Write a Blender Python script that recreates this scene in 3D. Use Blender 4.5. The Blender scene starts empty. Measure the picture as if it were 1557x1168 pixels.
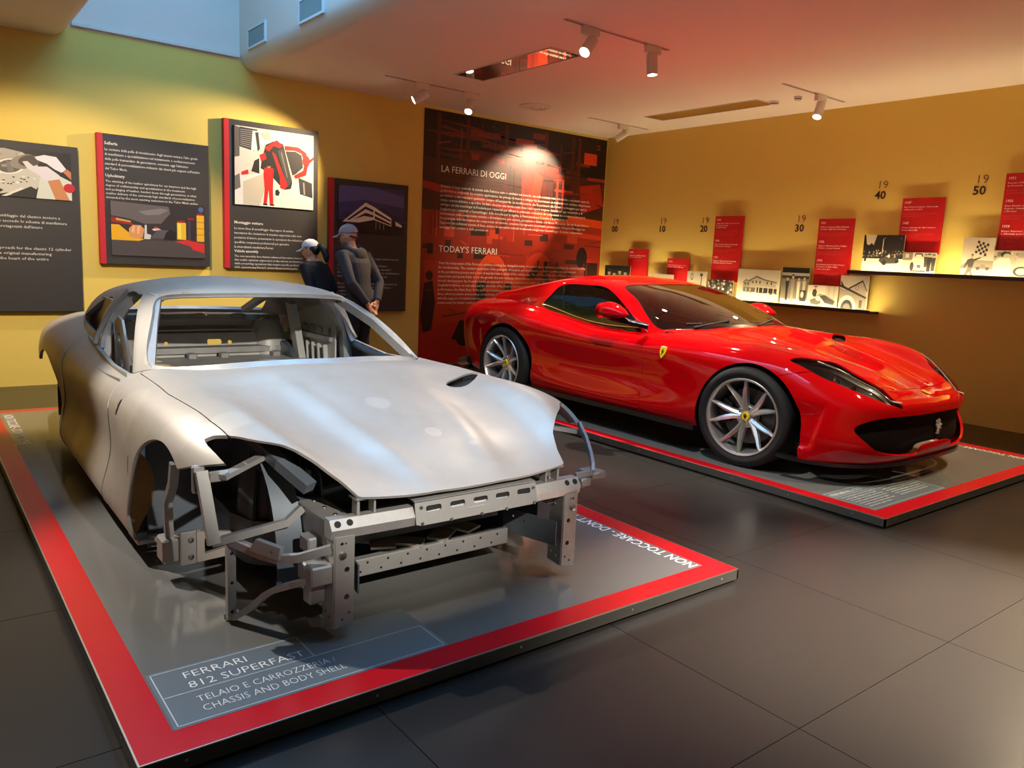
import bpy, bmesh, math, random
import numpy as np
from mathutils import Vector, Matrix, Euler
from mathutils.geometry import tessellate_polygon
random.seed(7); rng = np.random.default_rng(7)
scene = bpy.context.scene
COL = scene.collection

# ---------------------------------------------------------------- camera, world, large lights, exposure
CAM_H = 1.4028
def setup_camera():
    yaw, pitch, roll, f = 2.47617, 0.157225, 0.0474947, 1188.02
    cy, sy, cp, sp = math.cos(yaw), math.sin(yaw), math.cos(pitch), math.sin(pitch)
    fwd = Vector((cy*cp, sy*cp, -sp)); right = Vector((sy, -cy, 0)); up = right.cross(fwd)
    r2 = math.cos(roll)*right+math.sin(roll)*up; u2 = -math.sin(roll)*right+math.cos(roll)*up
    M = Matrix((r2, u2, -fwd)).transposed().to_4x4(); M.translation = (0, 0, CAM_H)
    cd = bpy.data.cameras.new('camera'); cd.sensor_fit = 'HORIZONTAL'; cd.sensor_width = 36
    cd.lens = 36*f/1557; cd.clip_start = .05; cd.clip_end = 100
    ob = bpy.data.objects.new('camera', cd); ob.matrix_world = M; COL.objects.link(ob); scene.camera = ob
setup_camera()
w = bpy.data.worlds.new('world'); scene.world = w; w.use_nodes = True
w.node_tree.nodes['Background'].inputs[0].default_value = (.30, .50, .85, 1)
w.node_tree.nodes['Background'].inputs[1].default_value = .6
scene.view_settings.view_transform = 'Standard'; scene.view_settings.look = 'None'
scene.view_settings.exposure = 1.4; scene.view_settings.gamma = 1; scene.view_settings.use_curve_mapping = False

def area_light(name, loc, target, sx, sy, power, color):
    ld = bpy.data.lights.new(name, 'AREA'); ld.shape = 'RECTANGLE'; ld.size = sx; ld.size_y = sy
    ld.energy = power; ld.color = color
    o = bpy.data.objects.new(name, ld); o.location = loc
    o.rotation_euler = (Vector(target)-Vector(loc)).to_track_quat('-Z', 'Y').to_euler(); COL.objects.link(o); return o
def spot_light(name, loc, target, power, color, cone=55, blend=.35, radius=.035):
    ld = bpy.data.lights.new(name, 'SPOT'); ld.energy = power; ld.color = color
    ld.spot_size = math.radians(cone); ld.spot_blend = blend; ld.shadow_soft_size = radius
    o = bpy.data.objects.new(name, ld); o.location = loc
    o.rotation_euler = (Vector(target)-Vector(loc)).to_track_quat('-Z', 'Y').to_euler(); COL.objects.link(o); return o
WARM = (1.0, .78, .50); NEUTRAL = (1.0, .88, .74)
# daylight entering through the skylight at the top of the roof well
area_light('skylight_daylight', (-4.1, 2.15, 5.0), (-4.1, 2.15, 0), 6.6, 1.5, 68, (.15, .49, 1.0))
# track spotlights and added fill lamps on the ceiling behind the camera and to the left of it (outside the frame)
spot_light('spot_behind_1', (-4.85, -.35, 3.1), (-2.9, 1.6, .4), 210, (1, .93, .84), 58, .5)
spot_light('spot_behind_2', (-.6, 3.6, 3.1), (-3.6, 2.4, .7), 25, NEUTRAL, 62)
spot_light('spot_behind_3', (-1.6, 7.0, 3.1), (-1.6, 5.6, 0), 110, WARM, 75)
spot_light('fill_spot_car_side', (-2.9, 3.15, 3.1), (-4.0, 4.7, .4), 110, NEUTRAL, 64)  # added side fill to brighten the red car's door, no fixture
spot_light('spot_behind_6', (.3, 5.0, 3.1), (-1.0, 3.45, 0), 2300, NEUTRAL, 42, 1.0)
spot_light('spot_behind_4', (-1.0, 5.4, 3.1), (-2.9, 5.3, .5), 90, WARM, 70)
spot_light('spot_behind_5', (-4.85, .4, 3.1), (-8.6, 1.1, .36), 220, WARM, 63)
spot_light('fill_spot_shell', (1.4, 1.05, 3.0), (-3.7, 1.70, .50), 520, (1, .93, .84), 25, .6)  # added fill through the windshield, brightens the shell's cabin and front frame
# ---------------------------------------------------------------- car surface maths (numpy only)
def spline(knots, t):
    """natural cubic spline through knots (n,d) at uniform parameters 0..n-1"""
    K = np.asarray(knots, float); n = len(K)
    A = np.zeros((n, n)); R = np.zeros_like(K)
    A[0, 0] = A[-1, -1] = 1
    for i in range(1, n-1):
        A[i, i-1:i+2] = (1, 4, 1); R[i] = 6*(K[i-1]-2*K[i]+K[i+1])
    M2 = np.linalg.solve(A, R)
    t = np.clip(np.asarray(t, float), 0, n-1); i = np.minimum(t.astype(int), n-2)
    a = (t-i)[:, None]; b = 1-a
    return b*K[i]+a*K[i+1]+((b**3-b)*M2[i]+(a**3-a)*M2[i+1])/6

def pchip(xs, ys, x):
    """monotone-ish cubic through (xs, ys) (xs increasing)"""
    xs = np.asarray(xs, float); ys = np.asarray(ys, float); x = np.asarray(x, float)
    h = np.diff(xs); d = np.diff(ys)/h
    m = np.zeros_like(ys); m[0] = d[0]; m[-1] = d[-1]
    for i in range(1, len(xs)-1):
        if d[i-1]*d[i] > 0:
            w1 = 2*h[i]+h[i-1]; w2 = h[i]+2*h[i-1]
            m[i] = (w1+w2)/(w1/d[i-1]+w2/d[i])
    i = np.clip(np.searchsorted(xs, x)-1, 0, len(xs)-2)
    t = np.clip((x-xs[i])/h[i], 0, 1)
    return ((1+2*t)*(1-t)**2*ys[i]+t*(1-t)**2*h[i]*m[i]+t*t*(3-2*t)*ys[i+1]+t*t*(t-1)*h[i]*m[i+1])

# knots nose centre -> tail centre : five points each, shoulder S, U, M, L, bottom B  (y = half width)
SIDE = [
 [(.865, 0, .565), (.900, 0, .520), (.900, 0, .400), (.915, 0, .265), (.880, 0, .170)],
 [(.850, .30, .563), (.885, .30, .518), (.885, .30, .400), (.902, .30, .262), (.865, .30, .165)],
 [(.780, .56, .565), (.815, .58, .510), (.815, .60, .400), (.835, .60, .262), (.800, .58, .155)],
 [(.660, .700, .620), (.695, .755, .525), (.690, .790, .410), (.700, .800, .270), (.670, .775, .150)],
 [(.480, .800, .705), (.510, .870, .575), (.520, .905, .430), (.530, .915, .285), (.520, .885, .150)],
 [(.260, .870, .780), (.270, .940, .650), (.280, .965, .470), (.300, .970, .310), (.310, .945, .160)],
 [(.000, .895, .800), (.000, .960, .680), (.000, .982, .500), (.000, .985, .320), (.000, .960, .190)],
 [(-.300, .900, .806), (-.300, .960, .680), (-.300, .978, .490), (-.300, .988, .320), (-.300, .960, .215)],
 [(-.650, .897, .800), (-.650, .950, .680), (-.650, .955, .480), (-.650, .985, .310), (-.650, .958, .218)],
 [(-1.050, .892, .775), (-1.050, .930, .660), (-1.050, .925, .470), (-1.050, .978, .300), (-1.050, .950, .218)],
 [(-1.500, .893, .765), (-1.500, .920, .650), (-1.500, .900, .460), (-1.500, .968, .300), (-1.500, .940, .213)],
 [(-1.950, .905, .795), (-1.950, .930, .660), (-1.950, .905, .470), (-1.950, .965, .310), (-1.950, .935, .212)],
 [(-2.350, .928, .850), (-2.350, .965, .710), (-2.350, .955, .520), (-2.350, .972, .340), (-2.350, .940, .213)],
 [(-2.750, .935, .880), (-2.750, .982, .750), (-2.750, .985, .550), (-2.750, .980, .360), (-2.750, .945, .215)],
 [(-3.150, .890, .885), (-3.150, .945, .770), (-3.150, .955, .580), (-3.150, .940, .390), (-3.150, .900, .250)],
 [(-3.480, .790, .865), (-3.490, .850, .765), (-3.480, .870, .590), (-3.450, .850, .410), (-3.420, .810, .270)],
 [(-3.670, .560, .860), (-3.690, .590, .780), (-3.660, .600, .600), (-3.620, .590, .420), (-3.560, .560, .280)],
 [(-3.735, .28, .862), (-3.750, .29, .780), (-3.720, .29, .600), (-3.680, .29, .420), (-3.610, .28, .285)],
 [(-3.750, 0, .862), (-3.765, 0, .780), (-3.735, 0, .600), (-3.690, 0, .420), (-3.620, 0, .285)],
]
# height of the upper surface: rows x, columns fraction of the shoulder half width
TOPF = [0, .2, .4, .6, .78, .9]
TOPX = [-3.76, -3.55, -3.2, -2.75, -2.45, -2.0, -1.5, -1.1, -.9, -.5, -.3, 0, .25, .45, .6, .725, .80, .87]
TOPZ = [
 (.870, .870, .870, .870, .868, .866),
 (.940, .940, .938, .932, .918, .898),
 (.958, .958, .955, .955, .948, .925),
 (.955, .955, .955, .962, .965, .935),
 (.945, .945, .945, .955, .955, .915),
 (.900, .900, .900, .905, .905, .865),
 (.850, .850, .850, .850, .850, .820),
 (.860, .860, .860, .862, .860, .825),
 (.880, .880, .880, .880, .868, .838),
 (.916, .914, .905, .885, .868, .845),
 (.884, .880, .862, .850, .858, .842),
 (.822, .818, .795, .810, .857, .840),
 (.758, .755, .738, .760, .835, .822),
 (.702, .700, .690, .715, .783, .768),
 (.652, .652, .648, .667, .702, .690),
 (.607, .608, .610, .618, .628, .616),
 (.582, .582, .580, .578, .574, .570),
 (.566, .566, .566, .566, .566, .566),
]
# glasshouse knots front centre -> rear centre: base, roof edge ; bulge outward in the middle
GH_COMMON = [
 ((-.48, 0, .915), (-1.42, 0, 1.212)),
 ((-.53, .32, .910), (-1.46, .24, 1.208)),
 ((-.70, .60, .885), (-1.54, .45, 1.196)),
 ((-.975, .768, .860), (-1.63, .560, 1.182)),
 ((-1.085, .806, .853), (-1.77, .600, 1.190)),
 ((-1.42, .800, .842), (-1.95, .612, 1.201)),
 ((-1.85, .795, .872), (-2.12, .612, 1.201)),
 ((-2.28, .795, .945), (-2.30, .602, 1.190)),
]
GH_COUPE = GH_COMMON + [
 ((-2.62, .755, .955), (-2.55, .555, 1.170)),
 ((-2.98, .66, .960), (-2.74, .500, 1.142)),
 ((-3.24, .44, .960), (-2.84, .360, 1.130)),
 ((-3.32, .20, .960), (-2.88, .180, 1.130)),
 ((-3.34, 0, .960), (-2.89, 0, 1.130)),
]
GH_SPIDER = GH_COMMON + [
 ((-2.70, .775, .950), (-2.60, .560, 1.140)),
 ((-3.10, .680, .950), (-3.00, .500, 1.065)),
 ((-3.38, .560, .945), (-3.33, .440, .995)),
 ((-3.52, .30, .935), (-3.46, .26, .960)),
 ((-3.54, 0, .935), (-3.48, 0, .960)),
]

class Surf:
    """polygon soup with shared vertices and per-vertex parameters"""
    def __init__(s, V, A, F):
        s.V = np.asarray(V, float); s.A = np.asarray(A, float); s.F = F
    def clip(s, f):
        """keep f >= 0 (f: array per vertex)"""
        f = np.asarray(f, float); V = []; A = []; idx = {}; F = []
        def keep(i):
            k = idx.get(i)
            if k is None:
                k = idx[i] = len(V); V.append(s.V[i]); A.append(s.A[i])
            return k
        def cut(i, j):
            if i > j: i, j = j, i
            k = idx.get((i, j))
            if k is None:
                t = f[i]/(f[i]-f[j]); k = idx[(i, j)] = len(V)
                V.append(s.V[i]+t*(s.V[j]-s.V[i])); A.append(s.A[i]+t*(s.A[j]-s.A[i]))
            return k
        pos = f >= 0
        for face in s.F:
            p = [pos[i] for i in face]
            if all(p): F.append([keep(i) for i in face]); continue
            if not any(p): continue
            out = []
            for a in range(len(face)):
                i = face[a]; j = face[(a+1) % len(face)]
                if pos[i]: out.append(keep(i))
                if pos[i] != pos[j]: out.append(cut(i, j))
            o2 = [k for q, k in enumerate(out) if k != out[q-1]]
            if len(o2) >= 3: F.append(o2)
        return Surf(np.array(V).reshape(-1, 3), np.array(A).reshape(-1, s.A.shape[1]), F)
    def mirror(s):
        return Surf(s.V*np.array([1, -1, 1]), s.A.copy(), [f[::-1] for f in s.F])
    def join(s, o):
        n = len(s.V)
        return Surf(np.vstack([s.V, o.V]), np.vstack([s.A, o.A]), s.F+[[i+n for i in f] for f in o.F])
    def weld(s, tol=2e-4):
        key = {}; mp = []
        V = []; A = []
        for v, a in zip(s.V, s.A):
            k = tuple(np.round(v/tol).astype(int))
            if k not in key: key[k] = len(V); V.append(v); A.append(a)
            mp.append(key[k])
        F = []
        for f in s.F:
            g = [mp[i] for i in f]; g = [k for q, k in enumerate(g) if k != g[q-1]]
            if len(g) >= 3: F.append(g)
        return Surf(np.array(V), np.array(A), F)
    def moved(s, fn):
        return Surf(fn(s.V, s.A), s.A, s.F)

def grid_surf(G, P):
    """G (nu,nv,3), P (nu,nv,k) -> Surf"""
    nu, nv = G.shape[:2]; F = []
    for i in range(nu-1):
        for j in range(nv-1):
            a = i*nv+j; F.append([a, a+nv, a+nv+1, a+1])
    return Surf(G.reshape(-1, 3), P.reshape(nu*nv, -1), F)

def shoulder_half(x):
    K = np.array([k[0] for k in SIDE]); t = np.linspace(0, len(SIDE)-1, 800); S = spline(K, t)
    o = np.argsort(S[:, 0]); return np.interp(x, S[o, 0], S[o, 1]), np.interp(x, S[o, 0], S[o, 2])

def body_grid(nu=300, nside=34, ntop=30):
    """right half as seen with y>0 ; params: u (0..18), v (0 bottom,1 shoulder,2 centre)"""
    K = np.array(SIDE)[:, :, :]; t = np.linspace(0, len(SIDE)-1, nu)
    C = np.stack([spline(K[:, k], t) for k in range(5)], 1)          # nu,5,3
    v = np.linspace(0, 4, nside); side = np.zeros((nu, nside, 3))
    for i in range(nu): side[i] = spline(C[i][::-1], v)
    S = C[:, 0]
    s = np.linspace(0, 1, ntop)[1:]
    top = np.zeros((nu, ntop-1, 3))
    zcol = np.stack([pchip(TOPX, [r[k] for r in TOPZ], S[:, 0]) for k in range(len(TOPF))], 1)
    for i in range(nu):
        fr = 1-s; z = pchip(TOPF+[1.0], list(zcol[i])+[S[i, 2]], fr)
        top[i, :, 0] = S[i, 0]; top[i, :, 1] = S[i, 1]*fr; top[i, :, 2] = z
    G = np.concatenate([side, top], 1)
    # soften the shoulder along v
    for it in range(10):
        w = np.zeros(G.shape[1]); w[nside-5:nside+5] = .5
        sm = G.copy(); sm[:, 1:-1] = .5*(G[:, :-2]+G[:, 2:])
        G += w[None, :, None]*(sm-G)
    for it in range(2):
        sm = G.copy(); sm[1:-1] = .5*(G[:-2]+G[2:]); G += .5*(sm-G)
    G[0, :, 1] = 0; G[-1, :, 1] = 0; G[:, -1, 1] = 0
    P = np.zeros(G.shape[:2]+(2,)); P[..., 0] = t[:, None]
    P[..., 1] = np.concatenate([np.linspace(0, 1, nside), 1+s])[None]
    return G, P

def on_body(x, y):
    """height of the upper surface of the body"""
    zcol = [float(pchip(TOPX, [r[k] for r in TOPZ], [x])[0]) for k in range(len(TOPF))]
    ys, zs = shoulder_half(x); return float(pchip(TOPF+[1.0], zcol+[float(zs)], [min(abs(y)/ys, 1)])[0])
def house_grid(knots, crown, nu=220, nb=26, nt=22, bulge=.035):
    K = np.array(knots); t = np.linspace(0, len(knots)-1, nu)
    for k in K: k[0][2] = on_body(k[0][0], k[0][1])
    B0 = spline(K[:, 0], t)
    B0[:, 2] = [on_body(b[0], b[1])-.003 for b in B0]; B1 = spline(K[:, 1], t)
    tan = np.gradient(B0+B1, axis=0); nrm = np.stack([-tan[:, 1], tan[:, 0], 0*tan[:, 0]], 1)
    nrm /= np.linalg.norm(nrm, axis=1)[:, None]+1e-9
    if nrm[nu//2, 1] < 0: nrm = -nrm
    b = np.linspace(0, 1, nb)
    band = B0[:, None]*(1-b)[None, :, None]+B1[:, None]*b[None, :, None]
    hump = 4*b*(1-b)
    band += (nrm*bulge*.5)[:, None]*hump[None, :, None]; band[:, :, 2] += bulge*hump[None]
    s = np.linspace(0, 1, nt)[1:]
    cap = np.zeros((nu, nt-1, 3)); zc = pchip(*crown, B1[:, 0])
    cap[:, :, 0] = B1[:, None, 0]; cap[:, :, 1] = B1[:, None, 1]*(1-s)[None]
    cap[:, :, 2] = B1[:, None, 2]+(np.maximum(zc-B1[:, 2], 0))[:, None]*(1-(1-s)**2)[None]
    G = np.concatenate([band, cap], 1)
    for it in range(14):
        w = np.zeros(G.shape[1]); w[nb-6:nb+5] = .5
        sm = G.copy(); sm[:, 1:-1] = .5*(G[:, :-2]+G[:, 2:]); G += w[None, :, None]*(sm-G)
    G[0, :, 1] = 0; G[-1, :, 1] = 0; G[:, -1, 1] = 0
    P = np.zeros(G.shape[:2]+(2,)); P[..., 0] = t[:, None]
    P[..., 1] = np.concatenate([b, 1+s])[None]
    return G, P
CROWN_COUPE = ([-2.95, -2.85, -2.6, -2.2, -1.9, -1.6, -1.4], [1.13, 1.185, 1.235, 1.262, 1.262, 1.238, 1.212])
CROWN_SPIDER = ([-3.5, -3.2, -2.9, -2.6, -2.2, -1.9, -1.6, -1.4], [.955, 1.0, 1.07, 1.16, 1.245, 1.255, 1.238, 1.212])

def smooth_loop(pts, n=8, closed=True):
    """Catmull-Rom through 2-D points"""
    P = np.array(pts, float); N = len(P); out = []
    rng = range(N) if closed else range(N-1)
    for i in rng:
        g = (lambda k: P[k % N]) if closed else (lambda k: P[min(max(k, 0), N-1)])
        p0, p1, p2, p3 = g(i-1), g(i), g(i+1), g(i+2)
        for k in range(n):
            t = k/n
            out.append(.5*((2*p1)+(-p0+p2)*t+(2*p0-5*p1+4*p2-p3)*t*t+(-p0+3*p1-3*p2+p3)*t**3))
    if not closed: out.append(P[-1])
    return np.array(out)

def sdf_poly(q, poly):
    """signed distance, positive inside; q (n,2)"""
    q = np.asarray(q, float); P = np.asarray(poly, float); n = len(P)
    d = np.full(len(q), 1e18); ins = np.zeros(len(q), bool)
    for i in range(n):
        a = P[i]; b = P[(i+1) % n]; e = b-a; L = e@e
        if L < 1e-14: continue
        w = q-a; t = np.clip(w@e/L, 0, 1); r = w-t[:, None]*e
        d = np.minimum(d, (r**2).sum(1))
        c = (a[1] > q[:, 1]) != (b[1] > q[:, 1])
        with np.errstate(divide='ignore', invalid='ignore'):
            xi = a[0]+(q[:, 1]-a[1])*e[0]/e[1] if abs(e[1]) > 1e-12 else np.full(len(q), -1e9)
        ins ^= c & (q[:, 0] < xi)
    return np.where(ins, 1, -1)*np.sqrt(d)
def dist_line(q, line):
    """unsigned distance to an open polyline"""
    q = np.asarray(q, float); P = np.asarray(line, float); d = np.full(len(q), 1e18)
    for a, b in zip(P[:-1], P[1:]):
        e = b-a; w = q-a; t = np.clip(w@e/max(e@e, 1e-14), 0, 1); r = w-t[:, None]*e
        d = np.minimum(d, (r**2).sum(1))
    return np.sqrt(d)
# ---------------------------------------------------------------- helpers
def srgb(r, g, b):
    f = lambda c: (c/255/12.92) if c/255 <= .04045 else ((c/255+.055)/1.055)**2.4
    return (f(r), f(g), f(b), 1)
MATS = {}
def mat(name, color, rough=.5, metal=0, coat=0, noise=None, bump=None, spec=.5, emit=None, aniso=0, alpha=None):
    """principled material; noise=(scale, amount, second colour) mottles the colour, bump=(scale, strength)"""
    if name in MATS: return MATS[name]
    m = bpy.data.materials.new(name); m.use_nodes = True; nt = m.node_tree; N = nt.nodes; L = nt.links
    b = N['Principled BSDF']
    b.inputs['Base Color'].default_value = color; b.inputs['Roughness'].default_value = rough
    b.inputs['Metallic'].default_value = metal; b.inputs['Coat Weight'].default_value = coat
    b.inputs['Coat Roughness'].default_value = .03; b.inputs['Specular IOR Level'].default_value = spec
    if emit:
        b.inputs['Emission Color'].default_value = emit[0]; b.inputs['Emission Strength'].default_value = emit[1]
    if noise or bump:
        tc = N.new('ShaderNodeTexCoord')
    if noise:
        n = N.new('ShaderNodeTexNoise'); n.inputs['Scale'].default_value = noise[0]; n.inputs['Detail'].default_value = 5
        L.new(tc.outputs['Object'], n.inputs['Vector'])
        r = N.new('ShaderNodeMapRange'); r.inputs[1].default_value = .35; r.inputs[2].default_value = .7
        r.inputs[3].default_value = 0; r.inputs[4].default_value = noise[1]; L.new(n.outputs[0], r.inputs[0])
        mx = N.new('ShaderNodeMix'); mx.data_type = 'RGBA'; mx.inputs[6].default_value = color; mx.inputs[7].default_value = noise[2]
        L.new(r.outputs[0], mx.inputs[0]); L.new(mx.outputs[2], b.inputs['Base Color'])
        if len(noise) > 3:
            r2 = N.new('ShaderNodeMapRange'); r2.inputs[1].default_value = .3; r2.inputs[2].default_value = .7
            r2.inputs[3].default_value = rough-noise[3]; r2.inputs[4].default_value = rough+noise[3]
            L.new(n.outputs[0], r2.inputs[0]); L.new(r2.outputs[0], b.inputs['Roughness'])
    if bump:
        n2 = N.new('ShaderNodeTexNoise'); n2.inputs['Scale'].default_value = bump[0]; n2.inputs['Detail'].default_value = 4
        L.new(tc.outputs['Object'], n2.inputs['Vector'])
        bp = N.new('ShaderNodeBump'); bp.inputs['Strength'].default_value = bump[1]; bp.inputs['Distance'].default_value = .01
        L.new(n2.outputs[0], bp.inputs['Height']); L.new(bp.outputs[0], b.inputs['Normal'])
    MATS[name] = m; return m
def glass_mat(name, tint, boost=1.0):
    m = bpy.data.materials.new(name); m.use_nodes = True; nt = m.node_tree; N = nt.nodes; L = nt.links
    N.remove(N['Principled BSDF']); out = N['Material Output']
    t = N.new('ShaderNodeBsdfTransparent'); t.inputs[0].default_value = tint
    g = N.new('ShaderNodeBsdfGlossy'); g.inputs['Roughness'].default_value = .01
    f = N.new('ShaderNodeFresnel'); f.inputs[0].default_value = 1.5
    k = N.new('ShaderNodeMath'); k.operation = 'MULTIPLY'; k.inputs[1].default_value = boost; k.use_clamp = True
    mx = N.new('ShaderNodeMixShader'); L.new(f.outputs[0], k.inputs[0]); L.new(k.outputs[0], mx.inputs[0])
    L.new(t.outputs[0], mx.inputs[1]); L.new(g.outputs[0], mx.inputs[2]); L.new(mx.outputs[0], out.inputs[0]); return m
def attr_mat(name, rough=.5, spec=.4):
    m = bpy.data.materials.new(name); m.use_nodes = True; nt = m.node_tree
    a = nt.nodes.new('ShaderNodeAttribute'); a.attribute_name = 'Col'; b = nt.nodes['Principled BSDF']
    nt.links.new(a.outputs[0], b.inputs['Base Color']); b.inputs['Roughness'].default_value = rough
    b.inputs['Specular IOR Level'].default_value = spec; return m
M_PRINT = attr_mat('printed_picture', .45); M_PRINTG = attr_mat('printed_gloss', .3)

def link(name, me, material=None, parent=None, smooth=False, angle=None):
    o = bpy.data.objects.new(name, me); COL.objects.link(o)
    if material is not None and not me.materials: me.materials.append(material)
    if parent is not None: o.parent = parent
    if smooth:
        me.shade_smooth()
        if angle: me.set_sharp_from_angle(angle=math.radians(angle))
    return o
def tag(o, label=None, cat=None, group=None, kind=None):
    for k, v in (('label', label), ('category', cat), ('group', group), ('kind', kind)):
        if v: o[k] = v
    return o
def thing(name, label, cat, loc=(0, 0, 0), rotz=0, group=None):
    o = bpy.data.objects.new(name, None); COL.objects.link(o); o.empty_display_size = .1
    o.location = loc; o.rotation_euler = (0, 0, rotz); return tag(o, label, cat, group)

class MB:
    def __init__(s): s.v = []; s.f = []
    def add(s, vs, fs):
        n = len(s.v); s.v += [tuple(q) for q in vs]; s.f += [[i+n for i in f] for f in fs]; return s
    def box(s, lo, hi, bv=0, M=None):
        lo = Vector(lo); hi = Vector(hi)
        if bv <= 0:
            vs = [Vector((x, y, z)) for x in (lo.x, hi.x) for y in (lo.y, hi.y) for z in (lo.z, hi.z)]
            fs = [[0, 1, 3, 2], [4, 6, 7, 5], [0, 4, 5, 1], [2, 3, 7, 6], [0, 2, 6, 4], [1, 5, 7, 3]]
        else:
            bm = bmesh.new(); bmesh.ops.create_cube(bm, size=1)
            for q in bm.verts: q.co = Vector([(lo[i]+hi[i])/2+q.co[i]*(hi[i]-lo[i]) for i in range(3)])
            bmesh.ops.bevel(bm, geom=bm.edges[:], offset=bv, segments=1, affect='EDGES', profile=.5)
            bm.verts.index_update(); vs = [q.co.copy() for q in bm.verts]; fs = [[q.index for q in f.verts] for f in bm.faces]; bm.free()
        if M is not None: vs = [M @ q for q in vs]
        return s.add(vs, fs)
    def tube(s, path, r, seg=10, closed=False, caps=True, profile=None, up=None):
        P = [Vector(p) for p in path]; n = len(P); rings = []; prev = None
        for i in range(n):
            a = P[i-1] if (i > 0 or closed) else P[i]; b = P[(i+1) % n] if (i < n-1 or closed) else P[i]
            t = (b-a).normalized()
            if prev is None:
                u = Vector(up) if up else (Vector((0, 0, 1)) if abs(t.z) < .9 else Vector((1, 0, 0)))
                u = (u-t*u.dot(t)).normalized()
            else: u = (prev-t*prev.dot(t)).normalized()
            prev = u; w2 = t.cross(u)
            ri = r[i] if isinstance(r, (list, tuple)) else r
            if profile is None: ring = [P[i]+(u*math.cos(k*2*math.pi/seg)+w2*math.sin(k*2*math.pi/seg))*ri for k in range(seg)]
            else: ring = [P[i]+u*q[1]*ri+w2*q[0]*ri for q in profile]
            rings.append(ring)
        m = len(rings[0]); vs = [q for g in rings for q in g]; fs = []
        for i in range(n if closed else n-1):
            for k in range(m):
                a = i*m+k; b = i*m+(k+1) % m; c = ((i+1) % n)*m+(k+1) % m; d = ((i+1) % n)*m+k; fs.append([a, b, c, d])
        if caps and not closed: fs += [list(range(m))[::-1], [(n-1)*m+k for k in range(m)]]
        return s.add(vs, fs)
    def bar(s, path, w, h, up=None):
        a, b = w/2, h/2
        return s.tube(path, 1, profile=[(-a, -b), (a, -b), (a, b), (-a, b)], up=up)
    def lathe(s, prof, seg=32, M=None, caps=False):
        vs = []; fs = []; n = len(prof)
        for k in range(seg):
            a = 2*math.pi*k/seg
            vs += [Vector((r*math.cos(a), r*math.sin(a), z)) for r, z in prof]
        for k in range(seg):
            for i in range(n-1): fs.append([k*n+i, ((k+1) % seg)*n+i, ((k+1) % seg)*n+i+1, k*n+i+1])
        if caps: fs += [[k*n for k in range(seg)][::-1], [k*n+n-1 for k in range(seg)]]
        if M is not None: vs = [M @ q for q in vs]
        return s.add(vs, fs)
    def plate(s, outer, holes, t, M):
        """flat plate with real holes: loops in (u,v), thickness t along local z, placed by matrix M"""
        loops = [outer]+list(holes); flat = [q for l in loops for q in l]
        tri = tessellate_polygon([[Vector((q[0], q[1], 0)) for q in l] for l in loops]); n = len(flat)
        vs = [M @ Vector((q[0], q[1], z)) for z in (0, t) for q in flat]
        fs = [list(f)[::-1] for f in tri]+[[i+n for i in f] for f in tri]; o = 0
        for l in loops:
            m = len(l)
            for i in range(m): fs.append([o+i, o+(i+1) % m, n+o+(i+1) % m, n+o+i])
            o += m
        return s.add(vs, fs)
    def sphere(s, c, r, u=12, v=8, sc=(1, 1, 1)):
        prof = [(max(math.sin(math.pi*i/v), 1e-4)*r, -math.cos(math.pi*i/v)*r) for i in range(v+1)]
        return s.lathe(prof, u, Matrix.Translation(c) @ Matrix.Diagonal((*sc, 1)))
    def mesh(s, fix=True):
        me = bpy.data.meshes.new('m'); me.from_pydata([tuple(q) for q in s.v], [], s.f)
        if fix:
            bm = bmesh.new(); bm.from_mesh(me); bmesh.ops.recalc_face_normals(bm, faces=bm.faces[:]); bm.to_mesh(me); bm.free()
        me.validate(); return me
    def build(s, name, material, parent=None, smooth=False, angle=40, fix=True):
        return link(name, s.mesh(fix), material, parent, smooth, angle)
def circ(cx, cy, r, n=12): return [(cx+r*math.cos(2*math.pi*k/n), cy+r*math.sin(2*math.pi*k/n)) for k in range(n)]
def rrect(x0, y0, x1, y1, r, n=4):
    out = []
    for cx, cy, a in ((x1-r, y1-r, 0), (x0+r, y1-r, 90), (x0+r, y0+r, 180), (x1-r, y0+r, 270)):
        out += [(cx+r*math.cos(math.radians(a+90*k/n)), cy+r*math.sin(math.radians(a+90*k/n))) for k in range(n+1)]
    return out
def frame(o, u, v):
    u = Vector(u).normalized(); v = Vector(v).normalized(); n = u.cross(v)
    M = Matrix((u, v, n)).transposed().to_4x4(); M.translation = o; return M

def flat_print(name, M, polys, parent=None, material=None, step=.0004):
    """flat print: list of (rgb255, [(u,v)...]) painted in order, local units metres, slightly layered"""
    vs = []; fs = []; cols = []
    for k, (c, poly) in enumerate(polys):
        n = len(vs); vs += [M @ Vector((q[0], q[1], step*(k/len(polys)+.2))) for q in poly]
        tri = tessellate_polygon([[Vector((q[0], q[1], 0)) for q in poly]]); lc = srgb(*c)
        for t in tri:
            a, b, d = [poly[i] for i in t]
            s = (b[0]-a[0])*(d[1]-a[1])-(b[1]-a[1])*(d[0]-a[0])
            fs.append([n+i for i in (t if s > 0 else t[::-1])]); cols.append(lc)
    me = bpy.data.meshes.new(name); me.from_pydata([tuple(q) for q in vs], [], fs)
    at = me.attributes.new('Col', 'FLOAT_COLOR', 'FACE')
    at.data.foreach_set('color', [x for c in cols for x in c]); 
    return link(name, me, material or M_PRINT, parent)
def R(x0, y0, x1, y1): return [(x0, y0), (x1, y0), (x1, y1), (x0, y1)]
def scaled(polys, W, H): return [(c, [(x*W, y*H) for x, y in p]) for c, p in polys]

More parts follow.
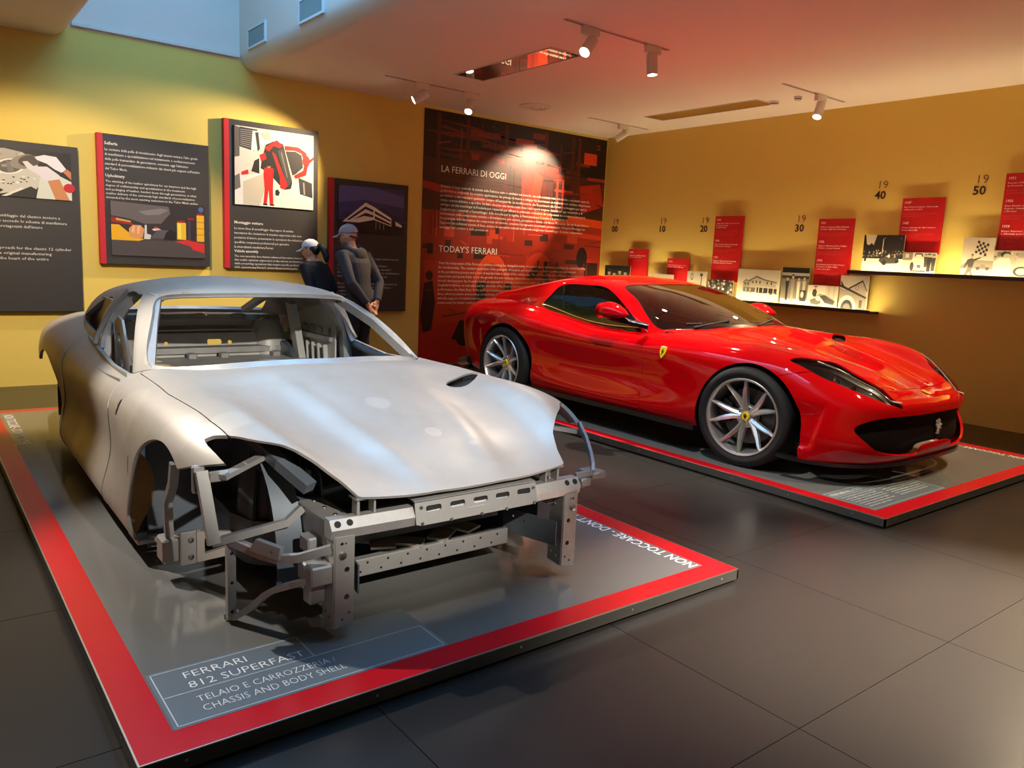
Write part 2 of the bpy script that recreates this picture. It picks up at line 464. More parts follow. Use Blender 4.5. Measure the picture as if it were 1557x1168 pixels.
def text_mesh(txt, size, res=2, bold=0.0, extr=0):
    c = bpy.data.curves.new('t', 'FONT'); c.body = txt; c.size = size; c.resolution_u = res; c.offset = bold; c.extrude = extr
    o = bpy.data.objects.new('t', c); COL.objects.link(o)
    me = bpy.data.meshes.new_from_object(o); bpy.data.objects.remove(o); bpy.data.curves.remove(c); return me
def lettering(name, lines, M, material, parent, width=None, size=.03, lead=1.25, height=None, bold=0.0, res=2, lift=.0006, extr=0, align='L'):
    """text lines laid out on the plane of M (u right, v up), first baseline at v=0; width: stretch each line block to this width"""
    vs = []; fs = []; y = 0
    mes = [text_mesh(t, size, res, bold, extr) if t else None for t in lines]
    mx = max([max((q.co.x for q in m.vertices), default=0) for m in mes if m] or [1])
    sx = (width/mx) if width else 1
    for m in mes:
        if m:
            n = len(vs); w2 = max((q.co.x for q in m.vertices), default=0)*sx
            ox = -w2/2 if align == 'C' else 0
            vs += [M @ Vector((q.co.x*sx+ox, q.co.y+y, q.co.z+lift+extr)) for q in m.vertices]
            fs += [[n+i for i in p.vertices] for p in m.polygons]; bpy.data.meshes.remove(m)
        y -= size*lead
    me = bpy.data.meshes.new(name); me.from_pydata([tuple(q) for q in vs], [], fs)
    o = link(name, me, material, parent)
    if len(lines) > 1 or size < .04: o['kind'] = 'stuff'
    return o

def thicken(s, t, rim=True):
    """Surf -> closed sheet: outer skin, inner skin offset by t along the inward normal, rim with its own vertices"""
    V = s.V; n = len(V); N = np.zeros_like(V); edges = {}
    for f in s.F:
        p = V[f]; nn = np.zeros(3)
        for i in range(len(f)): nn += np.cross(p[i]-p[0], p[(i+1) % len(f)]-p[0])
        for i in f: N[i] += nn
        for i in range(len(f)):
            a, b = f[i], f[(i+1) % len(f)]
            if (b, a) in edges: del edges[(b, a)]
            else: edges[(a, b)] = 1
    N /= np.linalg.norm(N, axis=1)[:, None]+1e-12
    inner = V-N*t
    vs = np.vstack([V, inner]); fs = list(s.F)+[[i+n for i in f[::-1]] for f in s.F]
    if rim:
        base = len(vs); idx = {}; ex = []
        def g(i, side):
            k = (i, side)
            if k not in idx: idx[k] = base+len(ex); ex.append((V if side == 0 else inner)[i])
            return idx[k]
        for a, b in edges: fs.append([g(b, 0), g(a, 0), g(a, 1), g(b, 1)])
        if ex: vs = np.vstack([vs, np.array(ex)])
    return vs, fs
def panel(name, s, material, parent, t=.012, rim=True, inward=None, inner=None, angle=50):
    """outward: Surf faces must point outwards; inner: second material for the inside skin and the rim"""
    if len(s.F) == 0: return None
    if t: vs, fs = thicken(s, t, rim)
    else: vs, fs = s.V, s.F
    me = bpy.data.meshes.new(name); me.from_pydata([tuple(map(float, q)) for q in vs], [], [list(map(int, f)) for f in fs])
    if inner and t:
        me.materials.append(material); me.materials.append(inner); nf = len(s.F)
        me.polygons.foreach_set('material_index', [0]*nf+[1]*(len(fs)-nf))
    me.validate()
    return link(name, me, material, parent, True, angle)
HORSE = [(.42,.98),(.47,.93),(.50,.95),(.52,.90),(.60,.84),(.66,.76),(.62,.72),(.55,.74),(.56,.66),(.62,.62),(.74,.66),(.80,.60),(.86,.63),(.84,.56),(.76,.53),(.64,.52),(.62,.47),(.72,.46),(.80,.40),(.83,.32),(.78,.31),(.75,.37),(.66,.38),(.56,.36),(.54,.28),(.60,.20),(.56,.10),(.60,.03),(.50,.02),(.47,.12),(.50,.19),(.42,.26),(.36,.18),(.38,.10),(.30,.05),(.24,.08),(.30,.13),(.28,.22),(.32,.34),(.26,.42),(.20,.52),(.10,.60),(.14,.74),(.08,.84),(.20,.90),(.22,.78),(.20,.66),(.28,.58),(.34,.62),(.32,.74),(.34,.86)]
# ---------------------------------------------------------------- room
CEIL = 3.238; LX = -8.63; RY = 8.349; WY0, WY1 = 1.36, 3.05; FX = 1.9; BY = -3.2
M_YEL = mat('yellow_wall_paint', srgb(228, 198, 96), .75, noise=(1.3, .25, srgb(221, 190, 89)), bump=(60, .04))
M_WHITE = mat('white_plaster', srgb(232, 220, 206), .8, bump=(50, .03))
M_TILE = mat('dark_floor_tile', srgb(42, 39, 37), .28, noise=(1.1, .2, srgb(38, 35, 33)), bump=(35, .008), spec=.28)
M_JOINT = mat('tile_joint', srgb(24, 22, 21), .9)
def struct(o): o['kind'] = 'structure'; return o
fl = struct(MB().box((LX-.2, BY, -.14), (FX, RY+.2, -.012)).build('floor', M_JOINT))
TS = 1.035; tcache = {}
xs = [-1.185+TS*k for k in range(-8, 4)]; ys = [1.10+TS*k for k in range(-5, 9)]
for x in xs:
    for y in ys:
        x0, x1, y0, y1 = max(x, LX), min(x+TS, FX), max(y, BY), min(y+TS, RY)
        if x1-x0 < .05 or y1-y0 < .05: continue
        key = (round(x1-x0, 3), round(y1-y0, 3)); g = .0016
        if key not in tcache:
            me = MB().box((g, g, -.012), (key[0]-g, key[1]-g, 0)).mesh(); me.materials.append(M_TILE); tcache[key] = me
        o = bpy.data.objects.new('tile', tcache[key]); COL.objects.link(o); o.parent = fl; o.location = (x0, y0, 0)
wl = MB().box((LX-.2, BY, -.14), (LX, RY+.2, CEIL+.10)).build('wall_left', M_YEL); struct(wl)
MB().box((LX-.2, WY0-.2, CEIL+.10), (LX, WY1+.1, 5.2)).build('upper_wall', M_WHITE, wl)
struct(MB().box((LX, WY0+.02, CEIL+.115), (LX+.035, WY1-.115, CEIL+.15), .004).build('trim_1', M_WHITE))
wr = struct(MB().box((LX-.2, RY, -.14), (FX, RY+.2, CEIL+.2)).build('wall_right', M_YEL))
struct(MB().box((FX, BY, -.14), (FX+.15, RY+.2, CEIL+.2)).build('wall_front', M_YEL))
struct(MB().box((LX-.2, BY-.15, -.14), (FX+.15, BY, CEIL+.2)).build('wall_back', M_YEL))
# ceiling : profile in the y-z plane with rounded edges into the skylight well, extruded along x
def ceil_prof():
    r = .17; a = [(BY, CEIL)]
    a += [(WY0-r+r*math.sin(t), CEIL+r-r*math.cos(t)) for t in np.linspace(0, math.pi/2, 9)]
    a += [(WY0, 5.1)]
    b = [(WY1-.11, 5.1)]; yb = WY1-.11
    b += [(yb+r-r*math.sin(t), CEIL+r-r*math.cos(t)) for t in np.linspace(math.pi/2, 0, 9)]
    b += [(RY+.1, CEIL)]
    return a, b
pa, pb = ceil_prof()
mb = MB()
for prof, sgn in ((pa, 1), (pb, 1)):
    n = len(prof); vs = [(x, y, z) for x in (LX-.05, FX+.05) for y, z in prof]
    mb.add(vs, [[i, i+1, n+i+1, n+i] for i in range(n-1)])
# solid back so no daylight leaks round the shell
ce = struct(mb.build('ceiling', M_WHITE, None, True, 30, fix=False))
mb = MB(); mb.box((LX-.2, BY, CEIL+.25), (FX+.1, WY0-.08, CEIL+.3)); mb.box((LX-.2, WY1+.1, CEIL+.25), (FX+.1, RY+.2, CEIL+.3))
mb.box((LX-.2, WY0-.1, CEIL), (FX+.1, WY0-.06, 5.2)) if 0 else None
mb.box((FX, WY0-.2, CEIL), (FX+.1, WY1+.1, 5.2)); mb.build('roof_slab', M_WHITE, ce)
mb = MB(); mb.box((LX-.2, WY0-.3, 5.12), (FX+.1, WY1+.2, 5.16)); mb.build('skylight_cover', M_WHITE, ce)
# ---------------------------------------------------------------- display platforms
M_GREY = mat('platform_grey', srgb(112, 111, 108), .13, noise=(1.6, .3, srgb(106, 105, 102)), spec=.6)
M_RED = mat('border_red', srgb(200, 20, 32), .25, spec=.5)
M_ALU = mat('aluminium_edge', srgb(196, 190, 178), .35, 1)
M_EDGE = mat('platform_side', srgb(70, 68, 64), .5, .3)
M_LETTER = mat('white_vinyl', srgb(235, 233, 226), .6)
M_PLAQ = mat('plaque_blue_grey', srgb(104, 114, 120), .35)
M_LINE = mat('plaque_line', srgb(190, 196, 198), .6)
M_SCREW = mat('screw_steel', srgb(170, 166, 160), .3, 1)
PZ = .06
def platform(label, x0, x1, y0, y1, bf, bl, br, bb):
    t = thing('display_platform', label, 'platform', ((x0+x1)/2, (y0+y1)/2, 0))
    L = lambda a, b, c, d, e, f: ((a-(x0+x1)/2, c-(y0+y1)/2, e), (b-(x0+x1)/2, d-(y0+y1)/2, f))
    MB().box(*L(x0+.012, x1-.012, y0+.012, y1-.012, .004, PZ-.004)).build('base', M_EDGE, t)
    MB().box(*L(x0+bb, x1-bf, y0+bl, y1-br, PZ-.004, PZ)).build('top_sheet', M_GREY, t)
    mb = MB(); e = .005
    for a, b, c, d in ((x0+e, x1-e, y0+e, y0+bl), (x0+e, x1-e, y1-br, y1-e), (x0+e, x0+bb, y0+bl, y1-br), (x1-bf, x1-e, y0+bl, y1-br)):
        mb.box(*L(a, b, c, d, PZ-.004, PZ))
    mb.build('red_border', M_RED, t)
    mb = MB()
    for a, b, c, d in ((x0, x1, y0, y0+e), (x0, x1, y1-e, y1), (x0, x0+e, y0+e, y1-e), (x1-e, x1, y0+e, y1-e)):
        mb.box(*L(a, b, c, d, PZ-.003, PZ+.0006))
    mb.build('edge_trim', M_ALU, t)
    mb = MB(); 
    for a, b, c, d in ((x0, x1, y0, y0+.01), (x0, x1, y1-.01, y1), (x0, x0+.01, y0, y1), (x1-.01, x1, y0, y1)):
        mb.box(*L(a, b, c, d, .012, PZ-.003))
    mb.build('side_panel', M_EDGE, t)
    for k in range(9):
        y = y0+.12+(y1-y0-.24)*k/8
        if k % 2 == 0: MB().lathe([(0, .0015), (.004, .001), (.005, 0)], 8, Matrix.Translation(L(x1, x1, y, y, .036, .036)[0]) @ Matrix.Rotation(math.pi/2, 4, 'Y')).build('screw', M_SCREW, t)
    for k in range(12):
        x = x1-.2-k*.42
        if x > x0: MB().lathe([(0, .0015), (.004, .001), (.005, 0)], 8, Matrix.Translation(L(x, x, y0, y0, .036, .036)[0]) @ Matrix.Rotation(math.pi/2, 4, 'X')).build('screw', M_SCREW, t)
    t['ox'] = (x0+x1)/2; t['oy'] = (y0+y1)/2
    return t
def local(t, o, u, v): return frame((o[0]-t['ox'], o[1]-t['oy'], o[2]), u, v)
P1 = platform('grey red-bordered platform under the bare metal car body shell, lettered chassis and body shell', -7.12, -2.011, .409, 2.944, .115, .115, .115, .11)
P2 = platform('grey red-bordered platform under the finished red sports car', -8.0, -2.018, 4.306, 6.995, .115, .105, .115, .11)
# plaque 1
pq = local(P1, (-2.125, .530, PZ+.0004), (0, 1, 0), (-1, 0, 0))
mb = MB().plate(R(0, 0, .915, .345), [], .0002, pq); plq = mb.build('plaque', M_PLAQ, P1)
def line(mbx, Mx, a, b, w=.0035, z=.0008):
    a = Vector((*a, 0)); b = Vector((*b, 0)); d = (b-a).normalized(); n = Vector((-d.y, d.x, 0))*w/2
    mbx.add([Mx @ (q+Vector((0, 0, z))) for q in (a-n, b-n, b+n, a+n)], [[0, 1, 2, 3]])
mb = MB()
for a, b in (((.012, .012), (.90, .012)), ((.90, .012), (.90, .178)), ((.90, .178), (.012, .178)), ((.012, .012), (.012, .332)), ((.012, .332), (.49, .332)), ((.49, .332), (.49, .178))): line(mb, pq, a, b)
mb.build('plaque_frame', M_LINE, plq)
lettering('lettering', ['FERRARI'], pq @ Matrix.Translation((.095, .262, 0)), M_LETTER, plq, .20, .058, bold=-.0006)
lettering('lettering', ['812 SUPERFAST'], pq @ Matrix.Translation((.095, .197, 0)), M_LETTER, plq, .375, .058, bold=-.0006)
lettering('lettering', ['TELAIO E CARROZZERIA /'], pq @ Matrix.Translation((.095, .108, 0)), M_LETTER, plq, .445, .050, bold=-.0008)
lettering('lettering', ['CHASSIS AND BODY SHELL'], pq @ Matrix.Translation((.095, .052, 0)), M_LETTER, plq, .455, .050, bold=-.0008)
# warning text
W1 = "NON TOCCARE - DON'T TOUCH"
lettering('warning_lettering', [W1], local(P1, (-2.135, 2.815, PZ), (-1, 0, 0), (0, -1, 0)), M_LETTER, P1, 1.04, .088, bold=.0012)
lettering('warning_lettering', [W1], local(P1, (-6.93, .548, PZ), (1, 0, 0), (0, 1, 0)), M_LETTER, P1, 1.04, .088, bold=.0012)
lettering('warning_lettering', [W1], local(P2, (-2.15, 6.866, PZ), (-1, 0, 0), (0, -1, 0)), M_LETTER, P2, 1.04, .088, bold=.0012)
# plaque 2
pq = local(P2, (-2.138, 4.414, PZ+.0004), (0, 1, 0), (-1, 0, 0))
plq = MB().plate(R(0, 0, .93, .35), [], .0002, pq).build('plaque', M_PLAQ, P2)
mb = MB()
for a, b in (((.012, .012), (.918, .012)), ((.918, .012), (.918, .262)), ((.918, .262), (.012, .262)), ((.012, .012), (.012, .336)), ((.012, .336), (.40, .336)), ((.40, .336), (.40, .262))): line(mb, pq, a, b)
mb.build('plaque_frame', M_LINE, plq)
lettering('lettering', ['FERRARI 812 GTS'], pq @ Matrix.Translation((.03, .28, 0)), M_LETTER, plq, .345, .05, bold=-.0004)
IT = ['Dotata del possente motore V12, la 812 GTS','rende omaggio alla gloriosa storia delle','vetture spider con motore anteriore. Una','versione scoperta della berlinetta, che ne','conserva le prestazioni. Il tetto rigido','retrattile si apre in pochi secondi e non','toglie nulla allo spazio interno.']
EN = ['Fitted with the mighty V12 engine, this','spider pays tribute to the glorious story of','front-engined open cars. The open version','of the berlinetta keeps its performance.','The retractable hard top opens in just a','few seconds and takes no space away.']
lettering('lettering', IT, pq @ Matrix.Translation((.045, .23, 0)), M_LETTER, plq, .42, .019, 1.55)
lettering('lettering', EN, pq @ Matrix.Translation((.49, .23, 0)), M_LETTER, plq, .41, .019, 1.55)
# ---------------------------------------------------------------- shared panels of the two cars
HL = smooth_loop([(.272, .850), (.366, .838), (.477, .806), (.577, .752), (.688, .672), (.775, .580), (.82, .52), (.856, .44), (.80, .47), (.715, .515), (.645, .572), (.525, .645), (.41, .715), (.325, .785)], 4)
HOOD_EDGE = [(.725, .472), (.645, .500), (.55, .552), (.48, .628), (.407, .712), (.329, .785), (.184, .802), (-.03, .808), (-.36, .815), (-.95, .790)]
ARCH_F = (.04, .325, .402); ARCH_R = (-2.66, .345, .407)
def arch(V, c):
    dz = np.maximum(V[:, 2]-c[1], 0); return np.hypot(V[:, 0]-c[0], dz)-c[2]
def body_panels(gh, cowl, gap=.002):
    """split half body into named Surfs (left half, y>0)"""
    G, P = body_grid(); s = grid_surf(G, P)
    base = spline(np.array(gh)[:, 0], np.linspace(0, len(gh)-1, 120))
    hole = np.vstack([base[:, :2], base[::-1, :2]*np.array([1, -1])])
    X = lambda q: q.V[:, 0]; Z = lambda q: q.V[:, 2]; XY = lambda q: q.V[:, :2]; v = lambda q: q.A[:, 1]
    s = s.clip(np.maximum(arch(s.V, ARCH_F), (.62-s.V[:, 1])))
    s = s.clip(np.maximum(arch(s.V, ARCH_R), (.60-s.V[:, 1])))
    s = s.clip(np.maximum(-sdf_poly(XY(s), hole), (1.0-v(s))))
    out = {}
    def split(q, f, g=gap):
        f = np.asarray(f); return q.clip(f-g), q.clip(-f-g)
    # headlight
    f = np.minimum(sdf_poly(XY(s), HL), (v(s)-.62)*1.5); out['headlight'], s = split(s, f)
    # duct between lamp and hood
    duct = [(.90, .40), (.725, .472)]+HOOD_EDGE[1:6]+[(.27, .85), (.325, .785), (.41, .715), (.525, .645), (.645, .572), (.715, .515), (.80, .47), (.856, .44)]
    duct = [(.815, .452), (.725, .472)]+HOOD_EDGE[1:6]+[(.325, .79), (.41, .72), (.525, .65), (.645, .577), (.715, .52), (.80, .475)]
    f = np.minimum(sdf_poly(XY(s), duct), (v(s)-1.0)*1.5); out['duct'], s = split(s, f, .0005)
    hood = [(.735, -.1), (.735, 0), (.734, .2), (.725, .472)]+HOOD_EDGE[1:]+cowl[::-1]+[(cowl[0][0], -.1)]
    f = np.minimum(sdf_poly(XY(s), hood), (v(s)-.98)*1.5); out['hood'], s = split(s, f)
    # front bumper / fender line
    line = np.interp(X(s), [-9, .0, .2, .307, .395, .5, .9], [.5, .62, .655, .690, .712, .735, .95])
    f = np.where(X(s) < .1, .3, Z(s)-line); s, out['bumper'] = split(s, f)
    xf = np.interp(Z(s), [.2, .29, .42, .68, .77, .84, .9], [-.90, -.905, -.93, -.955, -1.0, -1.04, -1.08])
    out['fender'], s = split(s, X(s)-xf)
    xr = np.interp(Z(s), [.2, .5, .8, .9, .97], [-2.24, -2.21, -2.20, -2.21, -2.25])
    out['door'], out['quarter'] = split(s, X(s)-xr)
    out['sill_d'], out['door'] = split(out['door'], .275-Z(out['door']))
    return out
def house_surf(gh, crown):
    G, P = house_grid(gh, crown); s = grid_surf(G, P); return s
def both(q):
    m = q.mirror(); m.A[:, 0] *= -1; return q.join(m).weld()
def UV(s): return np.stack([s.A[:, 0]*.36, s.A[:, 1]*.45], 1)
WS_POLY = smooth_loop([(-2.86*.36, .025*.45), (-1.5*.36, .012*.45), (0, .01*.45), (1.5*.36, .012*.45), (2.86*.36, .025*.45), (2.86*.36, .55*.45), (2.72*.36, .93*.45), (1.4*.36, .97*.45), (0, .98*.45), (-1.4*.36, .97*.45), (-2.72*.36, .93*.45), (-2.86*.36, .55*.45)], 6)
DLO_POLY = smooth_loop([(3.98*.36, .02*.45), (5.0*.36, .02*.45), (6.2*.36, .025*.45), (7.1*.36, .04*.45), (7.0*.36, .35*.45), (6.75*.36, .68*.45), (6.2*.36, .80*.45), (5.0*.36, .85*.45), (4.1*.36, .82*.45), (3.9*.36, .45*.45)], 6)

# ---------------------------------------------------------------- the red car
M_PAINT = mat('rosso_paint', srgb(182, 2, 10), .45, coat=1, spec=.0)
M_BLACK = mat('gloss_black', srgb(10, 10, 11), .18)
M_MATTE = mat('matte_black', srgb(12, 12, 12), .75)
M_CARBON = mat('dark_carbon', srgb(24, 24, 26), .3, coat=.6)
M_RUBBER = mat('tyre_rubber', srgb(20, 20, 20), .75, bump=(90, .08))
M_RIM = mat('rim_silver', srgb(215, 213, 210), .28, .85)
M_STEEL = mat('brake_steel', srgb(95, 93, 92), .4, .9)
M_CHROME = mat('chrome', srgb(225, 222, 215), .1, 1)
M_YELLOW = mat('badge_yellow', srgb(240, 205, 20), .3, coat=.5)
M_INTER = mat('interior_dark', srgb(28, 25, 24), .6)
M_SEATRED = mat('seat_red', srgb(150, 20, 22), .5)
M_GLASS = glass_mat('tinted_glass', (.38, .40, .33, 1), 3.6)
M_GLASSD = glass_mat('dark_side_glass', (.22, .23, .20, 1), 1.4)
M_LENS = glass_mat('lamp_lens', (.55, .56, .57, 1), .9)
RED_POSE = (-3.1993, 5.46697, .06, .008126)
CAR = thing('sports_car', 'glossy red sports car with silver ten-spoke wheels on the platform by the shelf wall', 'car', RED_POSE[:3], RED_POSE[3])
pn = body_panels(GH_SPIDER, [(-.44, 0), (-.49, .3), (-.64, .58), (-.88, .745)])
for side in (1, -1):
    q = (lambda s: s if side == 1 else s.mirror())
    panel('front_fender', q(pn['fender']), M_PAINT, CAR, .010)
    panel('door', q(pn['door']), M_PAINT, CAR, .010)
    panel('side_sill', q(pn['sill_d']), M_PAINT, CAR, .010)
    panel('rear_quarter', q(pn['quarter']), M_PAINT, CAR, .010)
    # headlight : clear lens over a dark bowl with reflectors
    hl = thing('headlight', None, None); hl.parent = CAR
    lens = q(pn['headlight'])
    panel('lens', lens, M_LENS, hl, 0)
    def sink(V, A, side=side):
        W = V.copy(); W[:, 2] -= .030; W[:, 1] -= side*.025; return W
    panel('bowl', lens.moved(sink), M_CARBON, hl, .004)
    dq = q(pn['duct'])
    panel('headlight_duct', dq.moved(lambda V, A: V-np.array([0, 0, .035])), M_BLACK, CAR, .006)
bump = both(pn['bumper'])
def pocket(V, A):
    W = V.copy(); x, y, z = W[:, 0], np.abs(W[:, 1]), W[:, 2]
    ss = lambda a, b, q: (lambda t: t*t*(3-2*t))(np.clip((q-a)/(b-a), 0, 1))
    k = (1-ss(.535-.10*(.45-z)*2, .575-.10*(.45-z)*2, x))*ss(.225, .245, z)*(1-ss(.42, .56, z))*ss(.70, .78, y)
    W[:, 1] -= np.sign(W[:, 1])*.030*k; return W
bump = bump.moved(pocket)
# grille mouth cut out of the bumper : polygon in (y, z)
GR = smooth_loop([(0, .470), (.30, .468), (.54, .462), (.68, .440), (.765, .385), (.70, .300), (.62, .245), (.47, .215), (.25, .205), (.20, .262), (0, .270)], 5, closed=False)
GRP = np.vstack([GR, GR[::-1]*np.array([-1, 1])])
f = np.minimum(sdf_poly(bump.V[:, 1:3], GRP), (bump.V[:, 0]-.45)*3)
bumper = bump.clip(-f-.001)
panel('front_bumper', bumper, M_PAINT, CAR, .016)
mouth = bump.clip(f+.004)
def recess(V, A):
    W = V.copy(); W[:, 0] -= .055; return W
MG = mat('grille_black', srgb(7, 7, 8), .6, spec=.2)
gp = panel('grille', mouth.moved(recess), MG, CAR, .006)
# lip, splitter
def bottom_curve(u0, u1, n, off=0, dz=0):
    K = np.array(SIDE)[:, 4]; B = spline(K, np.linspace(u0, u1, n)); return B
mb = MB(); B = bottom_curve(0, 5.0, 40); B = np.vstack([B[::-1], (B*np.array([1, -1, 1]))[1:]])
mb.tube([(b[0]-.01, b[1]*.985, b[2]-.008) for b in B], 1, profile=[(-.03, -.012), (.03, -.012), (.03, .010), (-.03, .010)])
mb.build('front_splitter', M_CARBON, CAR, True, 30)
for s in (-1, 1):
    mb = MB(); B = bottom_curve(7.2, 12.0, 30)
    mb.tube([(b[0], s*(b[1]-.015), b[2]-.012) for b in B], 1, profile=[(-.045, -.022), (.045, -.022), (.045, .014), (-.045, .014)])
    mb.build('side_skirt', M_CARBON, CAR, True, 30)
mb = MB(); mb.box((-3.5, -.80, .19), (-3.1, .80, .24)); mb.tube([(-3.42, y, .24) for y in (-.86, -.5, 0, .5, .86)], .035)
mb.tube([(-3.30, -.90, .32), (-3.50, -.86, .28), (-3.62, -.60, .26), (-3.66, 0, .26), (-3.62, .60, .26), (-3.50, .86, .28), (-3.30, .90, .32)], .045)
mb.build('rear_diffuser', M_CARBON, CAR, True, 40)
# hood with its raised ribs and air outlets
hood = both(pn['hood'])
def ribs(V, A):
    W = V.copy(); x = W[:, 0]; y = np.abs(W[:, 1])
    yr = np.interp(x, [-.4, .2, .73], [.34, .27, .16])
    k = np.clip((x+.45)/.25, 0, 1)*np.clip((.76-x)/.3, 0, 1)
    W[:, 2] += .016*k*np.exp(-((y-yr)/.055)**2)-.006*k*np.exp(-((y-yr-.13)/.06)**2); return W
hood = hood.moved(ribs)
VENT = [smooth_loop([(-.10, .50*s), (-.16, .62*s), (-.24, .70*s), (-.30, .73*s), (-.26, .60*s), (-.20, .49*s), (-.14, .44*s)], 5) for s in (1, -1)]
f = sdf_poly(hood.V[:, :2], VENT[0])
panel('hood', hood.clip(-f), M_PAINT, CAR, .010)
panel('hood_vent', hood.clip(f+.012).moved(lambda V, A: V-np.array([0, 0, .03])), M_BLACK, CAR, .004)
# nose badge on the bonnet tip
# cowl
mb = MB(); pts = []
for y in np.linspace(-.74, .74, 25):
    xh = np.interp(abs(y), [0, .3, .58, .745], [-.43, -.48, -.63, -.87]); pts.append((xh-.035, y, np.interp(abs(y), [0, .3, .6, .77], [.893, .888, .866, .842])))
mb.tube(pts, 1, profile=[(-.06, -.006), (.06, -.006), (.06, .006), (-.06, .006)], up=(0, 0, 1)); mb.build('cowl_panel', M_MATTE, CAR)
# glasshouse
hs = both(house_surf(GH_SPIDER, CROWN_SPIDER)); uv = UV(hs)
fw = np.minimum(sdf_poly(uv, WS_POLY), 1.2*.45-uv[:, 1]); uva = np.stack([np.abs(uv[:, 0]), uv[:, 1]], 1)
fd = sdf_poly(uva, DLO_POLY)
roof = hs.clip(-np.maximum(fw, fd)); panel('roof', roof, M_PAINT, CAR, .014)
ws = hs.clip(fw)
def ins(d):
    def fn(V, A):
        c = np.array([-1.9, 0, .7]); n = V-c; n /= np.linalg.norm(n, axis=1)[:, None]; return V-n*d
    return fn
panel('windshield', ws.moved(ins(.003)), M_GLASS, CAR, 0)
fws = sdf_poly(UV(ws), WS_POLY); panel('windshield_border', ws.clip(.013-fws).moved(ins(.001)), M_BLACK, CAR, .004)
dl = hs.clip(fd)
for s in (1, -1):
    h = dl.clip(dl.V[:, 1]*s); u = np.abs(h.A[:, 0]); fb = (u+h.A[:, 1]*-.28-6.40)*.36
    fo = sdf_poly(np.stack([u*.36, h.A[:, 1]*.45], 1), DLO_POLY)
    panel('side_window', h.clip(-fb-.012).moved(ins(.006)), M_GLASSD, CAR, 0)
    panel('quarter_window', h.clip(fb-.012).moved(ins(.006)), M_GLASSD, CAR, 0)
    panel('window_divider', h.clip(.014-np.abs(fb)).moved(ins(.003)), M_BLACK, CAR, .006)
    panel('window_seal', h.clip(.010-fo).moved(ins(.002)), M_BLACK, CAR, .006)
    mb = MB(); lo = [(k, .012) for k in np.linspace(4.0, 7.12, 40)]
    K = np.array(GH_SPIDER); pts = [tuple(spline(K[:, 0], [a])[0]*np.array([1, s, 1])+np.array([0, s*.006, .006])) for a, b in lo]
    mb.tube(pts, .005, 6); mb.build('belt_trim', M_CHROME, CAR, True)
# wipers
for y0, y1 in ((-.62, -.04), (-.10, .50)):
    pts = []
    for k in range(9):
        y = y0+(y1-y0)*k/8; xh = np.interp(abs(y), [0, .3, .6, .77], [-.50, -.55, -.71, -.97]); pts.append((xh-.055-.02*(k/8), y, np.interp(abs(y), [0, .3, .6, .77], [.915, .91, .885, .86])+.030))
    wp = MB().tube(pts, .007, 6).build('wiper', M_MATTE, CAR)
    MB().tube([(pts[0][0]+.07, pts[0][1], pts[0][2]-.022), (pts[4][0]+.015, pts[4][1], pts[4][2]+.012)], .009, 6).build('wiper_arm', M_MATTE, wp)
# mirrors
for s in (-1, 1):
    mr = thing('door_mirror', None, None, (-1.26, s*1.00, .962)); mr.parent = CAR
    mb = MB(); rings = []
    bm = bmesh.new(); bmesh.ops.create_uvsphere(bm, u_segments=24, v_segments=14, radius=1)
    for q in bm.verts:
        x, y, z = q.co; t = (x+1)/2
        zz = z*(.078 if z > 0 else .050)*(1-.55*max(0, x)**2); q.co = (x*(.19 if x > 0 else .115), y*.095*(1-.35*max(0, x)), zz*1.05+.008*(1-x))
    me = bpy.data.meshes.new('m'); bm.to_mesh(me); bm.free(); link('mirror_shell', me, M_PAINT, mr, True)
    mb = MB().tube([(.03, 0, -.03), (.14, -s*.07, -.060), (.26, -s*.165, -.085)], [.034, .024, .026], 10); mb.build('mirror_arm', M_BLACK, mr, True)
    MB().lathe([(0, .002), (.06, .001), (.062, 0)], 20, Matrix.Translation((-.100, 0, .014)) @ Matrix.Rotation(-math.pi/2, 4, 'Y') @ Matrix.Diagonal((1, 1.25, 1, 1))).build('mirror_glass', M_CHROME, mr)
    MB().box((.02, s*.03-.03, -.052), (.10, s*.03+.03, -.045), .003).build('mirror_base', M_BLACK, mr)
# interior
mb = MB(); mb.box((-2.75, -.80, .22), (-.35, .80, .26)); mb.box((-2.70, -.74, .26), (-2.62, .74, .93)); mb.box((-.62, -.74, .26), (-.50, .74, .80))
for s in (-1, 1): mb.box((-2.65, s*.80-.02, .26), (-.9, s*.80+.02, .80))
mb.box((-2.6, -.12, .26), (-.8, .12, .55), .02); mb.build('cabin_tub', M_INTER, CAR)
mb = MB(); mb.tube([(-.80, y, .80+.02*math.cos(y*3)) for y in np.linspace(-.70, .70, 15)], 1, profile=[(-.16, -.06), (.20, -.08), (.20, .03), (.05, .075), (-.12, .06)], up=(0, 0, 1)); mb.build('dashboard', M_INTER, CAR, True, 30)
for s in (-1, 1):
    st = thing('seat', None, None, (-1.75, s*.37, .26)); st.parent = CAR
    MB().box((-.28, -.25, 0), (.28, .25, .20), .05).build('cushion', M_INTER, st, True, 50)
    Mx = Matrix.Translation((-.30, 0, .12)) @ Matrix.Rotation(-.35, 4, 'Y')
    MB().box((-.07, -.24, 0), (.06, .24, .58), .05, Mx).build('backrest', M_INTER, st, True, 50)
    MB().box((-.05, -.12, .58), (.05, .12, .78), .04, Mx).build('headrest', M_INTER, st, True, 50)
    MB().box((.058, -.13, .10), (.068, .13, .70), .004, Mx).build('red_insert', M_SEATRED, st)
M_sw = Matrix.Translation((-1.12, .37, .78)) @ Matrix.Rotation(-1.15, 4, 'Y')
mb = MB().tube([M_sw @ Vector((.18*math.cos(a), .18*math.sin(a), 0)) for a in np.linspace(0, 2*math.pi, 25)[:-1]], .015, 8, closed=True)
